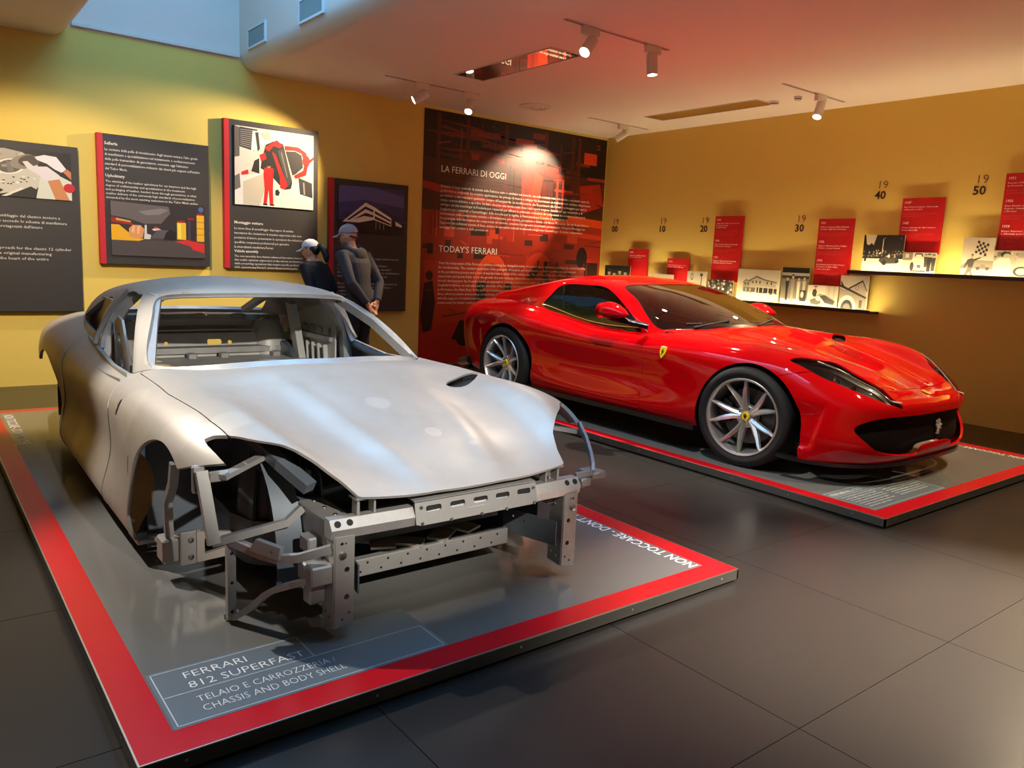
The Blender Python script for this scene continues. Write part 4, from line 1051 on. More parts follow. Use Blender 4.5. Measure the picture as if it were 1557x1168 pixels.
for s in (-1, 1):
    mb = MB(); mb.bar([(.445, s*.03, .291), (.20, s*.34, .296)], .085, .012); part(mb, 'diagonal_brace', M_RAW)
    mb = MB(); mb.bar([(.45, s*.22, .304), (.24, s*.13, .308)], .10, .010); part(mb, 'corner_gusset', M_RAW)
mb = MB(); mb.box((.12, -.40, .20), (.36, .40, .215)); part(mb, 'undertray', M_SHADEFR)
mb = MB(); mb.bar([(.36, -.40, .33), (.36, .40, .33)], .03, .03); part(mb, 'radiator_tube', M_SHADEFR)
mb = MB(); mb.box((-.10, -.44, .24), (.02, .44, .33), .01); part(mb, 'subframe', M_SHADEFR)
mb = MB(); mb.bar([(.585, y, .585+.0*y) for y in (-.40, -.2, 0, .2, .40)], .05, .03); part(mb, 'latch_panel', M_SHADEFR)
# flank frames with headlight stays (right side complete, left side a curved stay)
mb = MB(); mb.bar([(.36, -.89, .685), (.42, -.868, .435)], .040, .030, up=(1, 0, 0)); part(mb, 'headlight_strut', M_FRAME)
mb = MB(); mb.box((.325, -.915, .60), (.345, -.87, .70), .006); mb.box((.37, -.87, .645), (.385, -.80, .685), .004); part(mb, 'strut_bracket', M_FRAME)
mb = MB(); mb.bar([(.41, -.872, .437), (.455, -.62, .482), (.45, -.56, .525)], .022, .028); part(mb, 'flank_crossbar', M_FRAME)
mb = MB(); mb.bar([(.385, -.80, .132), (.385, -.80, .43)], .030, .026, up=(1, 0, 0)); part(mb, 'flank_post', M_FRAME)
mb = MB(); mb.bar([(.355, -.805, .130), (.40, -.785, .140), (.46, -.75, .19), (.52, -.72, .255), (.56, -.70, .285), (.63, -.675, .32), (.71, -.57, .36)], .028, .022); part(mb, 'lower_flank_tube', M_FRAME, True, 30)
mb = MB(); mb.bar([(.385, -.81, .432), (.46, -.765, .415), (.52, -.735, .405), (.60, -.705, .41), (.66, -.66, .425), (.71, -.565, .455)], .030, .028); part(mb, 'upper_flank_tube', M_FRAME, True, 30)
mb = MB(); mb.plate([(0, 0), (.13, -.01), (.14, .035), (.03, .045)], [circ(.10, .012, .006)], .02, frame((.50, -.76, .425), Vector((.14, .07, .0)), (0, 0, 1))); part(mb, 'flank_bracket', M_FRAME)
for zz in (.16, .27, .38): MB().lathe([(.0001, .0012), (.006, .001), (.0062, 0)], 8, Matrix.Translation((.398, -.80, zz)) @ Matrix.Rotation(math.pi/2, 4, 'Y')).build('hole', M_HOLE_SHADE, SH)  # dark discs on the post, painted shade instead of drilled holes
mb = MB(); mb.box((.60, -.64, .33), (.72, -.56, .40), .006); mb.box((.60, -.62, .24), (.66, -.56, .33), .006); mb.box((.52, -.60, .40), (.60, -.50, .46), .006); part(mb, 'corner_block', M_FRAME)
mb = MB(); mb.bar([(.40, .845, .70), (.50, .80, .655), (.60, .74, .61), (.675, .685, .578), (.70, .66, .560)], .014, .030); mb.bar([(.70, .66, .560), (.685, .575, .555)], .014, .022); part(mb, 'headlight_stay', M_FRAME)
mb = MB(); mb.tube([(.66, .58, .50), (.64, .66, .49), (.60, .70, .50), (.58, .70, .53)], .016, 8); mb.box((.60, .66, .525), (.70, .75, .555), .006); mb.box((.66, .60, .50), (.70, .66, .54), .006); part(mb, 'corner_hook', M_FRAME, True, 40)
# fittings inside the front bay
for s in (-1, 1):
    Y = lambda y: s*y
    for k, a in enumerate((-.9, -.3, .3, .9)):
        c, si = math.cos(a), math.sin(a); x0, y0 = -.02, .50
        mb = MB(); mb.bar([(x0+.078*c, Y(y0+.078*si), .72), (x0+.118*c, Y(y0+.118*si), .58), (x0+.150*c, Y(y0+.150*si), .36)], .012, .05); part(mb, 'tower_rib', M_SHADEFR)
    for k, (dx, dy) in enumerate(((.0, 0), (.03, .012), (.055, -.01))):
        mb = MB(); mb.tube([(.02+dx, Y(.43+dy), .74), (.09+dx, Y(.455+dy), .66), (.13+dx, Y(.47+dy), .60), (.11+dx, Y(.485), .52), (.16+dx, Y(.50), .46)], .006, 6); part(mb, 'wiring', M_SHADEFR, True)
    mb = MB(); mb.plate(rrect(-.05, -.05, .05, .05, .012), [circ(-.028, .028, .008), circ(.028, -.028, .008), circ(.028, .028, .008), rrect(-.03, -.03, .0, .0, .006)], .008, frame((.30, Y(.558), .42), (1, 0, 0), (0, 0, 1))); part(mb, 'rail_bracket', M_FRAME)
    for xx, zz in ((.272, .448), (.328, .392)): MB().lathe([(.0001, .010), (.009, .008), (.011, 0)], 8, Matrix.Translation((xx, Y(.565), zz)) @ Matrix.Rotation(-s*math.pi/2, 4, 'X')).build('bolt', M_SCREW, SH, True)
    mb = MB()
    for k in range(5): mb.box((.02+.035*k, min(Y(.60), Y(.606)), .60), (.035+.035*k, max(Y(.60), Y(.606)), .70))
    mb.box((.0, min(Y(.596), Y(.60)), .59), (.20, max(Y(.596), Y(.60)), .71)); g = part(mb, 'ribbed_panel', M_SHADEFR); g['kind'] = 'stuff'
    mb = MB(); mb.box((.02, min(Y(.40), Y(.435)), .30), (.14, max(Y(.40), Y(.435)), .42), .012); part(mb, 'junction_box', M_SHADEFR)
    mb = MB(); mb.bar([(-.30, Y(.56), .30), (-.05, Y(.60), .27), (.10, Y(.58), .26)], .05, .03); part(mb, 'lower_arm', M_SHADEFR)
    mb = MB(); mb.bar([(.40, Y(.83), .665), (.34, Y(.72), .685), (.30, Y(.64), .70)], .035, .018); part(mb, 'lamp_carrier', M_FRAME)
mb = MB(); mb.tube([(.25, y, .50+.04*math.cos(y*3)) for y in np.linspace(-.42, .42, 11)], .022, 10); part(mb, 'coolant_pipe', M_SHADEFR, True)
# firewall, cabin floor, tunnel, rear shelf and bulkhead
mb = MB(); mb.box((-.47, -.74, .16), (-.44, .74, .82)); part(mb, 'firewall', M_SHADEFR)
mb = MB(); mb.box((-2.60, -.78, .17), (-.45, .78, .185)); mb.box((-2.5, -.13, .185), (-.6, .13, .45), .03); part(mb, 'floor_pan', M_SHADEFR)
hol = [[(x0+.10*math.cos(a)*.8, y0+.10*math.sin(a)*1.05) for a in np.linspace(0, 2*math.pi, 21)[:-1]] for x0, y0 in ((-2.30, -.40), (-2.52, -.40), (-2.30, .36))]
mb = MB().plate([(-2.68, -.70), (-1.80, -.70), (-1.80, .70), (-2.68, .70)], hol, .008, Matrix.Translation((0, 0, .665))); part(mb, 'rear_shelf', M_CABINLIT)
mb = MB(); 
for x0, y0 in ((-2.30, -.40), (-2.52, -.40), (-2.30, .36)): mb.box((x0-.12, y0-.14, .60), (x0+.12, y0+.14, .605))
mb.build('shelf_hole_shade', M_HOLE_SHADE, SH)  # dark sheets under the shelf openings, shade given as plain colour
mb = MB(); mb.box((-1.81, -.70, .20), (-1.79, .70, .672)); part(mb, 'shelf_riser', M_CABINLIT)
Mx = frame((-2.66, -.66, .67), (0, 1, 0), Vector((-.04, 0, .16)))
mb = MB().plate([(0, 0), (1.32, 0), (1.32, .17), (0, .17)], [rrect(.70, .085, .80, .125, .012), circ(.86, .10, .016), circ(.42, .10, .014), circ(.30, .11, .02)], .006, Mx); bk = part(mb, 'rear_bulkhead', M_CABINLIT)
mb = MB(); mb.tube([(-2.64, y, .72) for y in (-.66, 0, .66)], 1, profile=[(-.02, -.03), (.02, -.02), (.02, .02), (-.02, .03)]); mb.build('bulkhead_swage', M_FRAME, bk)
for y0 in (-.52, -.1, .12, .5): MB().box((-2.60, y0-.03, .668), (-2.54, y0+.03, .71), .006).build('seat_bracket', M_FRAME, SH)
mb = MB(); mb.tube([(-2.86, y, .93-.02*abs(y)) for y in np.linspace(-.62, .62, 9)], 1, profile=[(-.07, -.035), (.05, -.045), (.07, .0), (.04, .035), (-.07, .04)], up=(0, 0, 1)); part(mb, 'rear_window_beam', M_CABINLIT)
for y0 in (-.28, .02, .30): MB().sphere((-2.80, y0, .955), .05, 12, 8, (.5, 1.2, .35)).build('beam_boss', M_RAW, SH, True)
mb = MB(); mb.bar([(-1.52, y, 1.180+.012*math.cos(y*2.6)) for y in np.linspace(-.44, .44, 9)], .06, .02); part(mb, 'header_rail', M_FRAME)
mb = MB(); mb.bar([(-2.2, y, 1.195+.03*math.cos(y*2.8)) for y in np.linspace(-.50, .50, 9)], .08, .015); part(mb, 'roof_bow', M_CABINLIT)
mb = MB(); mb.tube([(-2.68, y, .86) for y in (-.5, 0, .5)], .006, 6); part(mb, 'cable_tube', M_FRAME)
# ---------------------------------------------------------------- information boards on the left wall
M_BOARD = mat('board_charcoal', srgb(48, 44, 42), .55)
M_STRIP = mat('board_red_strip', srgb(190, 22, 36), .5)
M_TXT = mat('board_text', srgb(214, 208, 198), .6)
WL = LX+.002
def board(label, y0, y1, z0, z1, strip=True):
    t = thing('info_board', label, 'board', (WL, (y0+y1)/2, (z0+z1)/2), 0, None)
    W = y1-y0; H = z1-z0; o = -W/2
    MB().box((0, o, -H/2), (.07, -o, H/2), .002).build('panel', M_BOARD, t)
    MB().box((-.0, o+.03, -H/2+.03), (.02, -o-.03, H/2-.03)) if 0 else None
    if strip: MB().box((.001, o-.001, -H/2-.001), (.073, o+.052, H/2+.001), .002).build('red_strip', M_STRIP, t)
    return t, frame((.0702, o, -H/2), (0, 1, 0), (0, 0, 1)), W, H
def photo(t, M, u0, v0, W, H, polys, name='photo_panel'):
    Mx = M @ Matrix.Translation((u0, v0, 0)); p = MB().plate(R(0, 0, W, H), [], .014, Mx).build(name, mat('photo_edge', srgb(30, 28, 27), .6), t)
    flat_print('photo_print', Mx @ Matrix.Translation((0, 0, .0143)), scaled(polys, W, H), p)
def paras(t, M, u, v, blocks, size, width, lead=1.32):
    """blocks: list of (lines, bold)"""
    for lines, bold in blocks:
        n = len(lines)
        lettering('lettering', lines, M @ Matrix.Translation((u, v-size*.75, .0002)), M_TXT, t, width if not bold else None, size, lead, bold=.0009 if bold else .0002, res=1)
        v -= size*lead*n+size*(.25 if bold else 1.0)
def ell(cx, cy, rx, ry, n=18, a=0): return [(cx+rx*math.cos(2*math.pi*k/n)*math.cos(a)-ry*math.sin(2*math.pi*k/n)*math.sin(a), cy+rx*math.cos(2*math.pi*k/n)*math.sin(a)+ry*math.sin(2*math.pi*k/n)*math.cos(a)) for k in range(n)]
rr = random.Random(3)
# engine block picture
K = (38, 34, 33); pe = [(K, R(0, 0, 1, 1)), ((196, 190, 176), [(0, .12), (.42, .05), (.70, .18), (.78, .42), (.70, .80), (.60, .93), (.46, .98), (.30, .94), (0, .70)]),
      ((168, 160, 148), [(0, .70), (.30, .94), (.46, .98), (.60, .93), (.52, .74), (.30, .62), (0, .42)])]
for k in range(26): 
    x = rr.uniform(.02, .6); y = .45+.5*x*.8+rr.uniform(-.05, .25); pe.append(((150+rr.randint(-30, 30), 142, 130), ell(x, min(y, .9), .012, .018, 8)))
for cx, cy in ((-.02, .22), (.13, .36), (.32, .50), (.50, .62)):
    pe += [((228, 222, 208), ell(cx, cy, .115, .165, 20, -.3)), ((92, 84, 78), ell(cx, cy, .092, .14, 20, -.3)), ((150, 142, 132), [(cx-.07, cy+.02), (cx+.06, cy+.07), (cx+.07, cy+.03), (cx-.06, cy-.03)]), ((118, 110, 102), [(cx-.02, cy-.12), (cx+.03, cy-.12), (cx+.02, cy+.1), (cx-.03, cy+.1)])]
for k in range(40):
    x = rr.uniform(0, .7); y = x*.55+rr.uniform(-.02, .12); pe.append(((60, 54, 50) if k % 3 else (232, 226, 214), ell(x, y, rr.uniform(.006, .014), rr.uniform(.008, .018), 7)))
pe += [((30, 28, 28), [(.10, 0), (.36, .22), (.44, .12), (.36, 0)]), ((222, 216, 204), [(.42, .0), (.58, .20), (.62, .17), (.46, 0)]), ((40, 36, 34), [(.50, .05), (.66, .24), (.72, .16), (.62, .03)]),
       ((206, 208, 190), [(.70, .0), (.74, .44), (.86, .55), (1, .40), (1, 0)]), ((140, 128, 116), ell(.615, .74, .10, .17, 18, -.4)), ((76, 66, 58), ell(.66, .77, .085, .13, 18, -.4)),
       ((216, 208, 210), [(.64, .60), (.60, .74), (.64, .76), (.69, .66), (.80, .68), (.90, .52), (.90, .42), (.80, .36), (.72, .50)]), ((196, 128, 78), [(.80, .38), (.90, .44), (.98, .0), (.86, 0)]),
       ((222, 216, 218), [(.70, .86), (.78, .92), (.88, .90), (.96, .66), (.92, .58), (.86, .64), (.80, .74), (.72, .80)]), ((192, 118, 72), [(.93, .60), (.97, .66), (1, .60), (1, .44)]), ((190, 30, 40), ell(.98, .26, .05, .10, 12))]
t, M, W, H = board('black information board at far left with a photo of gloved hands on an engine block', .18, 1.385, .715, 2.255, True)
photo(t, M, .17, 1.045, .97, .43, pe)
paras(t, M, .17, .955, [(['Assemblaggio motori'], True)], .042, None)
paras(t, M, .17, .89, [(['Il nuovo approccio di assemblaggio del classico motore a', '12 cilindri, tuttora seguito secondo lo schema di manifattura', 'originale, con gli addetti protagonisti dell\'intero', 'processo produttivo.'], False)], .036, .92)
paras(t, M, .17, .665, [(['Engine assembly'], True)], .042, None)
paras(t, M, .17, .60, [(['The new assembly approach for the classic 12 cylinder', 'engine still follows the original manufacturing', 'scheme, with staff at the heart of the entire', 'production process.'], False)], .036, .95)
# upholstery picture
pu = [((62, 54, 52), R(0, 0, 1, 1)), ((50, 44, 44), R(0, .42, 1, 1)), ((74, 66, 66), R(0, 0, 1, .30)), ((96, 88, 88), [(0, .98), (.60, .94), (.62, .82), (.52, .62), (.34, .60), (.18, .68), (0, .72)]),
      ((122, 114, 114), [(.28, .82), (.52, .90), (.60, .88), (.50, .78), (.36, .76)]), ((150, 34, 30), [(0, .70), (.20, .62), (.24, .56), (0, .60)]), ((198, 148, 78), [(.05, .68), (.20, .64), (.20, .61), (.05, .64)]),
      ((222, 164, 30), [(0, .28), (0, .56), (.08, .56), (.18, .42), (.24, .34), (.34, .32), (.28, .28)]), ((206, 142, 92), [(.18, .36), (.18, .50), (.22, .57), (.30, .57), (.34, .50), (.32, .34), (.22, .32)]),
      ((226, 168, 120), [(.20, .44), (.22, .55), (.24, .55), (.235, .42)]), ((226, 168, 120), [(.26, .42), (.27, .56), (.30, .55), (.285, .40)]), ((200, 196, 190), [(.335, .32), (.345, .58), (.365, .58), (.365, .42), (.41, .40), (.40, .32)]),
      ((206, 190, 180), [(.42, .50), (.46, .56), (.52, .50), (.44, .48)]), ((176, 40, 34), [(.43, .52), (.46, .57), (.50, .53)]), ((84, 78, 82), [(.40, .34), (.48, .50), (.60, .50), (.56, .34)]),
      ((30, 26, 28), [(.54, .32), (.57, .46), (.62, .52), (.68, .46), (.68, .32)]), ((214, 172, 40), R(.69, .34, .79, .66)), ((236, 202, 80), R(.70, .36, .735, .64)), ((150, 30, 26), R(.70, .66, .78, .70)),
      ((46, 38, 44), R(.795, .30, .895, .72)), ((64, 56, 62), R(.81, .32, .84, .70)), ((140, 26, 26), R(.81, .72, .88, .76)), ((216, 164, 44), R(.91, .32, .995, .82)), ((180, 130, 30), R(.91, .44, .995, .46)), ((180, 130, 30), R(.91, .56, .995, .58)), ((180, 130, 30), R(.91, .68, .995, .70)),
      ((150, 28, 26), R(.92, .82, .98, .86)), ((196, 44, 44), [(.66, .30), (.80, .34), (.995, .28), (.995, .10), (.86, .16), (.84, .22)]), ((70, 96, 150), ell(.96, .93, .03, .05, 10))]
t, M, W, H = board('square black board with red edge strip and a photo of leather stitching under its text', 1.548, 2.588, 1.182, 2.418)
photo(t, M, .10, .085, .885, .535, pu)
paras(t, M, .065, 1.165, [(['Selleria'], True)], .040, None)
paras(t, M, .065, 1.105, [(['La cucitura della pelle di rivestimento degli interni vettura, l\'alto grado', 'di manifattura e specializzazione nel trattamento e confezionamento', 'della pelle tramandato da generazioni, consente oggi l\'altissimo', 'standard di personalizzazione richiesto dai clienti più esigenti nell\'atelier', 'del Tailor Made.'], False)], .033, .885, 1.36)
paras(t, M, .065, .862, [(['Upholstery'], True)], .038, None)
paras(t, M, .065, .805, [(['The stitching of the leather upholstery for car interiors and the high', 'degree of craftsmanship and specialisation in the treatment', 'and packaging of leather, handed down through generations, is what', 'enables delivery of the extremely high standards of personalization', 'demanded by the most exacting customers in the Tailor Made atelier.'], False)], .029, .865)
# assembly line picture
pa2 = [((214, 204, 186), R(0, 0, 1, 1)), ((226, 220, 206), [(0, 0), (1, 0), (1, .30), (.66, .40), (.30, .42), (0, .36)]), ((202, 190, 166), [(.1, .30), (.34, .42), (.42, .40), (.30, 0), (.1, 0)]), ((96, 90, 82), [(0, .60), (.06, .62), (.06, .98), (0, 1)]),
       ((60, 58, 58), [(.06, .74), (.24, .70), (.28, .98), (.06, .99)])]
for k in range(9): pa2.append(((150, 146, 138), [(.07, .76+k*.024), (.27, .73+k*.028), (.27, .738+k*.028), (.07, .768+k*.024)]))
pa2 += [((234, 228, 214), [(.22, .96), (.62, .99), (.74, .90), (.52, .80), (.40, .84), (.28, .72), (.20, .70)]), ((188, 180, 164), [(.30, .94), (.42, .98), (.46, .88), (.36, .86)]), ((60, 58, 56), [(.25, .94), (.29, .95), (.31, .74), (.28, .70)]),
        ((208, 200, 184), [(.68, .98), (1, .92), (1, .78), (.74, .84)])]
for k in range(7): pa2.append(((168, 158, 140), [(.66, .93-k*.02), (1, .99-k*.055), (1, .982-k*.055), (.66, .924-k*.02)]))
RD = (206, 32, 30)
pa2 += [((40, 38, 38), [(.30, .50), (.38, .80), (.48, .86), (.60, .84), (.72, .34), (.70, .26), (.62, .24), (.55, .30), (.42, .44)]), (RD, [(.36, .76), (.52, .88), (.60, .82), (.56, .78), (.48, .80), (.42, .72)]),
        (RD, [(.46, .72), (.50, .70), (.66, .30), (.62, .24), (.56, .26), (.56, .40)]), ((70, 66, 66), [(.53, .74), (.60, .78), (.72, .36), (.66, .28)]), ((120, 112, 108), [(.57, .72), (.585, .73), (.66, .42), (.65, .40)]),
        (RD, [(.62, .82), (.80, .82), (.90, .76), (.93, .62), (.90, .46), (.76, .40), (.74, .44), (.86, .52), (.88, .62), (.84, .74), (.76, .77), (.62, .76)]), (RD, ell(.90, .65, .05, .08, 12)), ((60, 56, 56), [(.63, .75), (.76, .76), (.84, .72), (.86, .56), (.76, .46), (.72, .44)]),
        (RD, [(.93, .66), (1, .72), (1, .68), (.94, .62)]), ((220, 214, 200), [(.24, .50), (.30, .70), (.34, .68), (.31, .46)]), ((40, 38, 38), [(.20, .44), (.24, .58), (.30, .62), (.30, .42)]), (RD, [(.30, .66), (.37, .70), (.39, .62), (.32, .58)]), (RD, [(.08, .42), (.16, .46), (.17, .40), (.08, .38)]),
        ((62, 60, 58), [(.80, .42), (.98, .36), (.99, .16), (.82, .20)]), ((150, 146, 138), [(.86, .36), (.88, .36), (.89, .20), (.87, .20)]), ((112, 106, 98), [(0, .36), (.06, .40), (.07, .22), (0, .18)]),
        (RD, [(.36, .50), (.35, .42), (.365, .22), (.35, .03), (.39, .03), (.415, .22), (.43, .03), (.475, .03), (.47, .24), (.48, .50), (.44, .515), (.40, .515)]), ((196, 140, 104), ell(.42, .535, .022, .03, 10)), ((48, 36, 30), ell(.418, .548, .024, .024, 10)),
        ((34, 30, 30), R(.345, .015, .40, .035)), ((34, 30, 30), R(.43, .015, .485, .035)), ((44, 42, 42), [(.50, .22), (.53, .24), (.56, .20), (.54, .15), (.50, .16)])]
t, M, W, H = board('tall black board with red edge strip and a photo of a worker in red overalls', 2.745, 3.79, 1.178, 2.722)
photo(t, M, .105, .675, .88, .81, pa2)
paras(t, M, .10, .505, [(['Montaggio vetture'], True)], .042, None)
paras(t, M, .10, .44, [(['Le nuove linee di assemblaggio dispongono di evolute', 'innovazioni che consentono la massima ergonomia nelle varie', 'postazioni di lavoro, preservando le operazioni che richiedono', 'specifiche competenze professionali per garantire', 'la straordinaria manifattura Ferrari.'], False)], .035, .77, 1.40)
paras(t, M, .10, .20, [(['Vehicle assembly'], True)], .038, None)
paras(t, M, .10, .143, [(['The new assembly lines feature advanced innovative features', 'that enable optimum ergonomics at the various workstations,', 'while preserving operations that require specific professional', 'skills, guaranteeing Ferrari\'s extraordinary workmanship.'], False)], .030, .78)
# building at dusk picture
pd = [((58, 56, 104), R(0, 0, 1, 1)), ((86, 84, 138), [(0, .62), (.4, .72), (1, .60), (1, .86), (.5, 1), (0, .98)]), ((46, 42, 74), [(0, .30), (.10, .44), (.24, .40), (.38, .62), (.52, .50), (.66, .58), (.80, .46), (1, .40), (1, .30)]), ((22, 20, 30), R(0, 0, 1, .26)),
      ((228, 214, 192), [(.06, .22), (.40, .66), (.53, .58), (.53, .30), (.30, .22)]), ((30, 28, 34), [(.12, .26), (.40, .58), (.52, .51), (.52, .46), (.40, .52), (.16, .26)]), ((36, 32, 34), [(.22, .28), (.40, .44), (.52, .40), (.52, .35), (.38, .37)]), ((238, 228, 206), [(.53, .58), (.80, .36), (.80, .18), (.53, .28)]),
      ((34, 30, 34), [(.54, .50), (.79, .32), (.79, .28), (.54, .44)]), ((40, 36, 36), [(.54, .39), (.79, .24), (.79, .20), (.54, .32)]), ((18, 16, 22), [(.30, .22), (.53, .30), (.80, .18), (.80, .08), (.20, .10)]), ((210, 196, 176), R(.56, .10, .565, .26)), ((210, 196, 176), R(.62, .10, .625, .24)), ((210, 196, 176), R(.68, .10, .685, .22)),
      ((230, 218, 196), [(.86, .30), (.97, .22), (.97, .17), (.86, .21)]), ((26, 24, 32), [(.80, .20), (.84, .34), (.87, .26), (.87, .14)])]
t, M, W, H = board('black board behind the two visitors with a photo of a white building at dusk', 3.938, 4.965, .712, 2.238)
photo(t, M, .10, .925, .865, .535, pd)
paras(t, M, .10, .70, [(['Nuova sede'], True)], .040, None)
paras(t, M, .10, .64, [(['La nuova sede ospita gli uffici e rappresenta la nuova', 'filosofia costruttiva del building,', 'con ampi spazi aperti rivolti verso il futuro', 'e una progettazione attenta ai nuovi standard', 'di efficienza. La struttura ha ottenuto la certificazione', 'energetica e garantisce lavoro e benessere.'], False)], .032, .83)
paras(t, M, .10, .34, [(['The new building houses the offices and represents an', 'ambitious philosophy geared towards the future,', 'designed with new standards in mind.', 'Its structure has been awarded support', 'for energy efficiency.'], False)], .032, .80)
# ---------------------------------------------------------------- red mural
MY0, MY1, MZ1 = 5.205, 8.335, 3.20
MW = MY1-MY0; MH = MZ1-.01
D1 = (44, 18, 14); D2 = (74, 24, 16); O1 = (196, 48, 22); O2 = (166, 34, 18); O3 = (222, 70, 26)
pm = [((150, 32, 18), R(0, 0, 1, 1)), ((168, 30, 18), R(0, 0, 1, .17)), ((40, 20, 17), R(0, .80, 1, 1)), ((74, 30, 22), R(0, .62, 1, .82)), ((150, 36, 20), R(0, .40, 1, .62)), ((172, 42, 20), R(.02, .17, .98, .42))]
for k in range(14): pm.append(((96+rr.randint(-20, 30), 32, 22), [(rr.uniform(0, .3), .70+k*.02), (rr.uniform(.5, 1), .66+k*.018), (rr.uniform(.5, 1), .668+k*.018), (rr.uniform(0, .3), .709+k*.02)]))
for k in range(22):
    x = rr.uniform(0, .95); y = rr.uniform(.80, .97); pm.append(((rr.choice([(120, 36, 22), (30, 14, 12), (150, 44, 26), (24, 12, 11)])), R(x, y, x+rr.uniform(.02, .16), y+rr.uniform(.01, .03))))
for x in (.06, .20, .40, .62, .82): pm.append(((90, 28, 20), R(x, .55, x+.018, .99)))
pm += [(O2, [(0, .70), (.60, .62), (.60, .645), (0, .73)]), (O3, [(.55, .62), (1, .60), (1, .635), (.55, .655)]), (O1, [(.50, .57), (1, .545), (1, .565), (.50, .60)]), (O2, [(.84, .78), (.97, .80), (1, .70), (.86, .66)]), ((210, 60, 26), R(.86, .88, .94, .93)), (D2, R(.78, .66, .80, .99)), (D1, R(.68, .62, .78, .78)),
       ((150, 40, 24), R(.50, .56, .575, .93)), ((120, 44, 30), R(.52, .60, .535, .90)), ((176, 52, 28), [(.55, .70), (.575, .82), (.62, .80), (.60, .68)]), ((176, 46, 26), R(.70, .66, .712, .80)), ((176, 46, 26), R(.735, .66, .745, .80)), ((176, 46, 26), R(.69, .745, .80, .755))]
for k in range(26):
    x = rr.uniform(.0, .96); y = rr.uniform(.42, .56); pm.append((rr.choice([D1, D2, O2, (60, 24, 18), (200, 60, 30)]), R(x, y, x+rr.uniform(.02, .09), y+rr.uniform(.015, .05))))
def arcband(cx, cy, r0, r1, a0, a1, sx=.55, n=14):
    A = np.linspace(a0, a1, n); return [(cx+r1*math.cos(a)*sx, cy+r1*math.sin(a)) for a in A]+[(cx+r0*math.cos(a)*sx, cy+r0*math.sin(a)) for a in A[::-1]]
pm += [(O3, arcband(.36, .26, .16, .20, .3, 2.9)), (O1, arcband(.62, .25, .17, .225, .2, 2.9)), (D2, arcband(.62, .25, .12, .165, .3, 2.8)), (O3, R(.45, .26, .62, .36)), (D1, R(.28, .20, .33, .34)), (D1, [(.40, .20), (.44, .34), (.47, .33), (.46, .20)]), (D1, [(.16, .10), (.20, .18), (.30, .17), (.32, .09)]), ((30, 13, 12), arcband(.22, .12, 0, .05, 0, 6.28, .8)), ((28, 13, 12), arcband(.88, .46, 0, .05, 0, 6.28, .7)),
       (D1, [(.005, .20), (.02, .33), (.06, .34), (.075, .25), (.06, .14), (.02, .13)]), ((34, 15, 13), ell(.042, .36, .018, .02, 10))]
for k in range(40):
    x = rr.uniform(.60, .97); y = rr.uniform(.26, .42); pm.append((rr.choice([D1, D2, O1, (120, 32, 20)]), R(x, y, x+rr.uniform(.006, .03), y+rr.uniform(.01, .05))))
pm += [(O3, R(.92, .30, .98, .40)), ((40, 16, 14), R(.90, .36, .985, .44))]
for k in range(90):
    x = rr.uniform(0, .97); y = rr.uniform(.18, .97); hgt = rr.uniform(.002, .007); wd = rr.uniform(.02, .16); sl = rr.uniform(-.02, .02)
    top = y > .62; pm.append((rr.choice([(98, 34, 24), (58, 22, 18), (128, 42, 26), (34, 16, 14)] if top else [(186, 50, 24), (120, 30, 18), (84, 24, 16), (204, 64, 28)]), [(x, y), (x+wd, y+sl), (x+wd, y+sl+hgt), (x, y+hgt)] if k % 3 else R(x, y, x+hgt*.9, min(y+wd*.8, .98))))
Mm = frame((LX+.0015, MY0, .01), (0, 1, 0), (0, 0, 1))
mu = MB().plate(R(0, 0, MW, MH), [], .006, Mm).build('wall_mural', mat('mural_panel', srgb(120, 26, 16), .5)); tag(mu, 'big red factory photo mural with white text in the room corner', 'mural')
flat_print('mural_print', Mm @ Matrix.Translation((0, 0, .0062)), scaled([(c, [(min(max(x, 0), 1), min(max(y, 0), 1)) for x, y in p]) for c, p in pm], MW, MH), mu)
Mt = Mm @ Matrix.Translation((0, 0, .0070)); L0 = 5.465-MY0
lettering('lettering', ['LA FERRARI DI OGGI'], Mt @ Matrix.Translation((L0, 2.455, 0)), M_LETTER, mu, 1.03, .115)
lettering('lettering', ["TODAY'S FERRARI"], Mt @ Matrix.Translation((L0, 1.455, 0)), M_LETTER, mu, .93, .115)
ITL = ['Durante il lungo periodo di attività della Fabbrica tutto è cambiato nel metodo, ma nella sostanza tutto si è evoluto, soprattutto verso le', 'performance artigianali. La costante applicazione dei principi di ricerca e sviluppo ha determinato un miglioramento continuo del processo', 'produttivo a uno standard qualitativo sempre all\'avanguardia. La vecchia scuola, che ha permesso alla Ferrari di primeggiare per anni in', 'campo automobilistico e sportivo, ha fatto crescere una nuova realtà dove i vari reparti vengono chiamati ad oggi, soprattutto a di', 'sviluppo ad alta tecnologia: la Fonderia per i materiali per affinare le sofisticate costruzioni dei componenti del motore; la Carrozzeria', 'Scaglietti per i materiali e l\'assemblaggio delle scocche per la rigidità; la Verniciatura per l\'estetica e la protezione; la', 'verniciatura, nella componente estetica e di trattamento, per estetica, protezione e durata; e la Nuova Meccanica, che con la precisione e', 'l\'accuratezza delle lavorazioni dei componenti del motore, consente il progressivo incremento prestazionale. Il Reparto Montaggi, con', 'l\'apporto dei sofisticati sistemi di linea, aiutano le operazioni manuali tradizionali a migliorare l\'assemblaggio dei nuovi componenti a', 'vantaggio del comfort e delle prestazioni.']
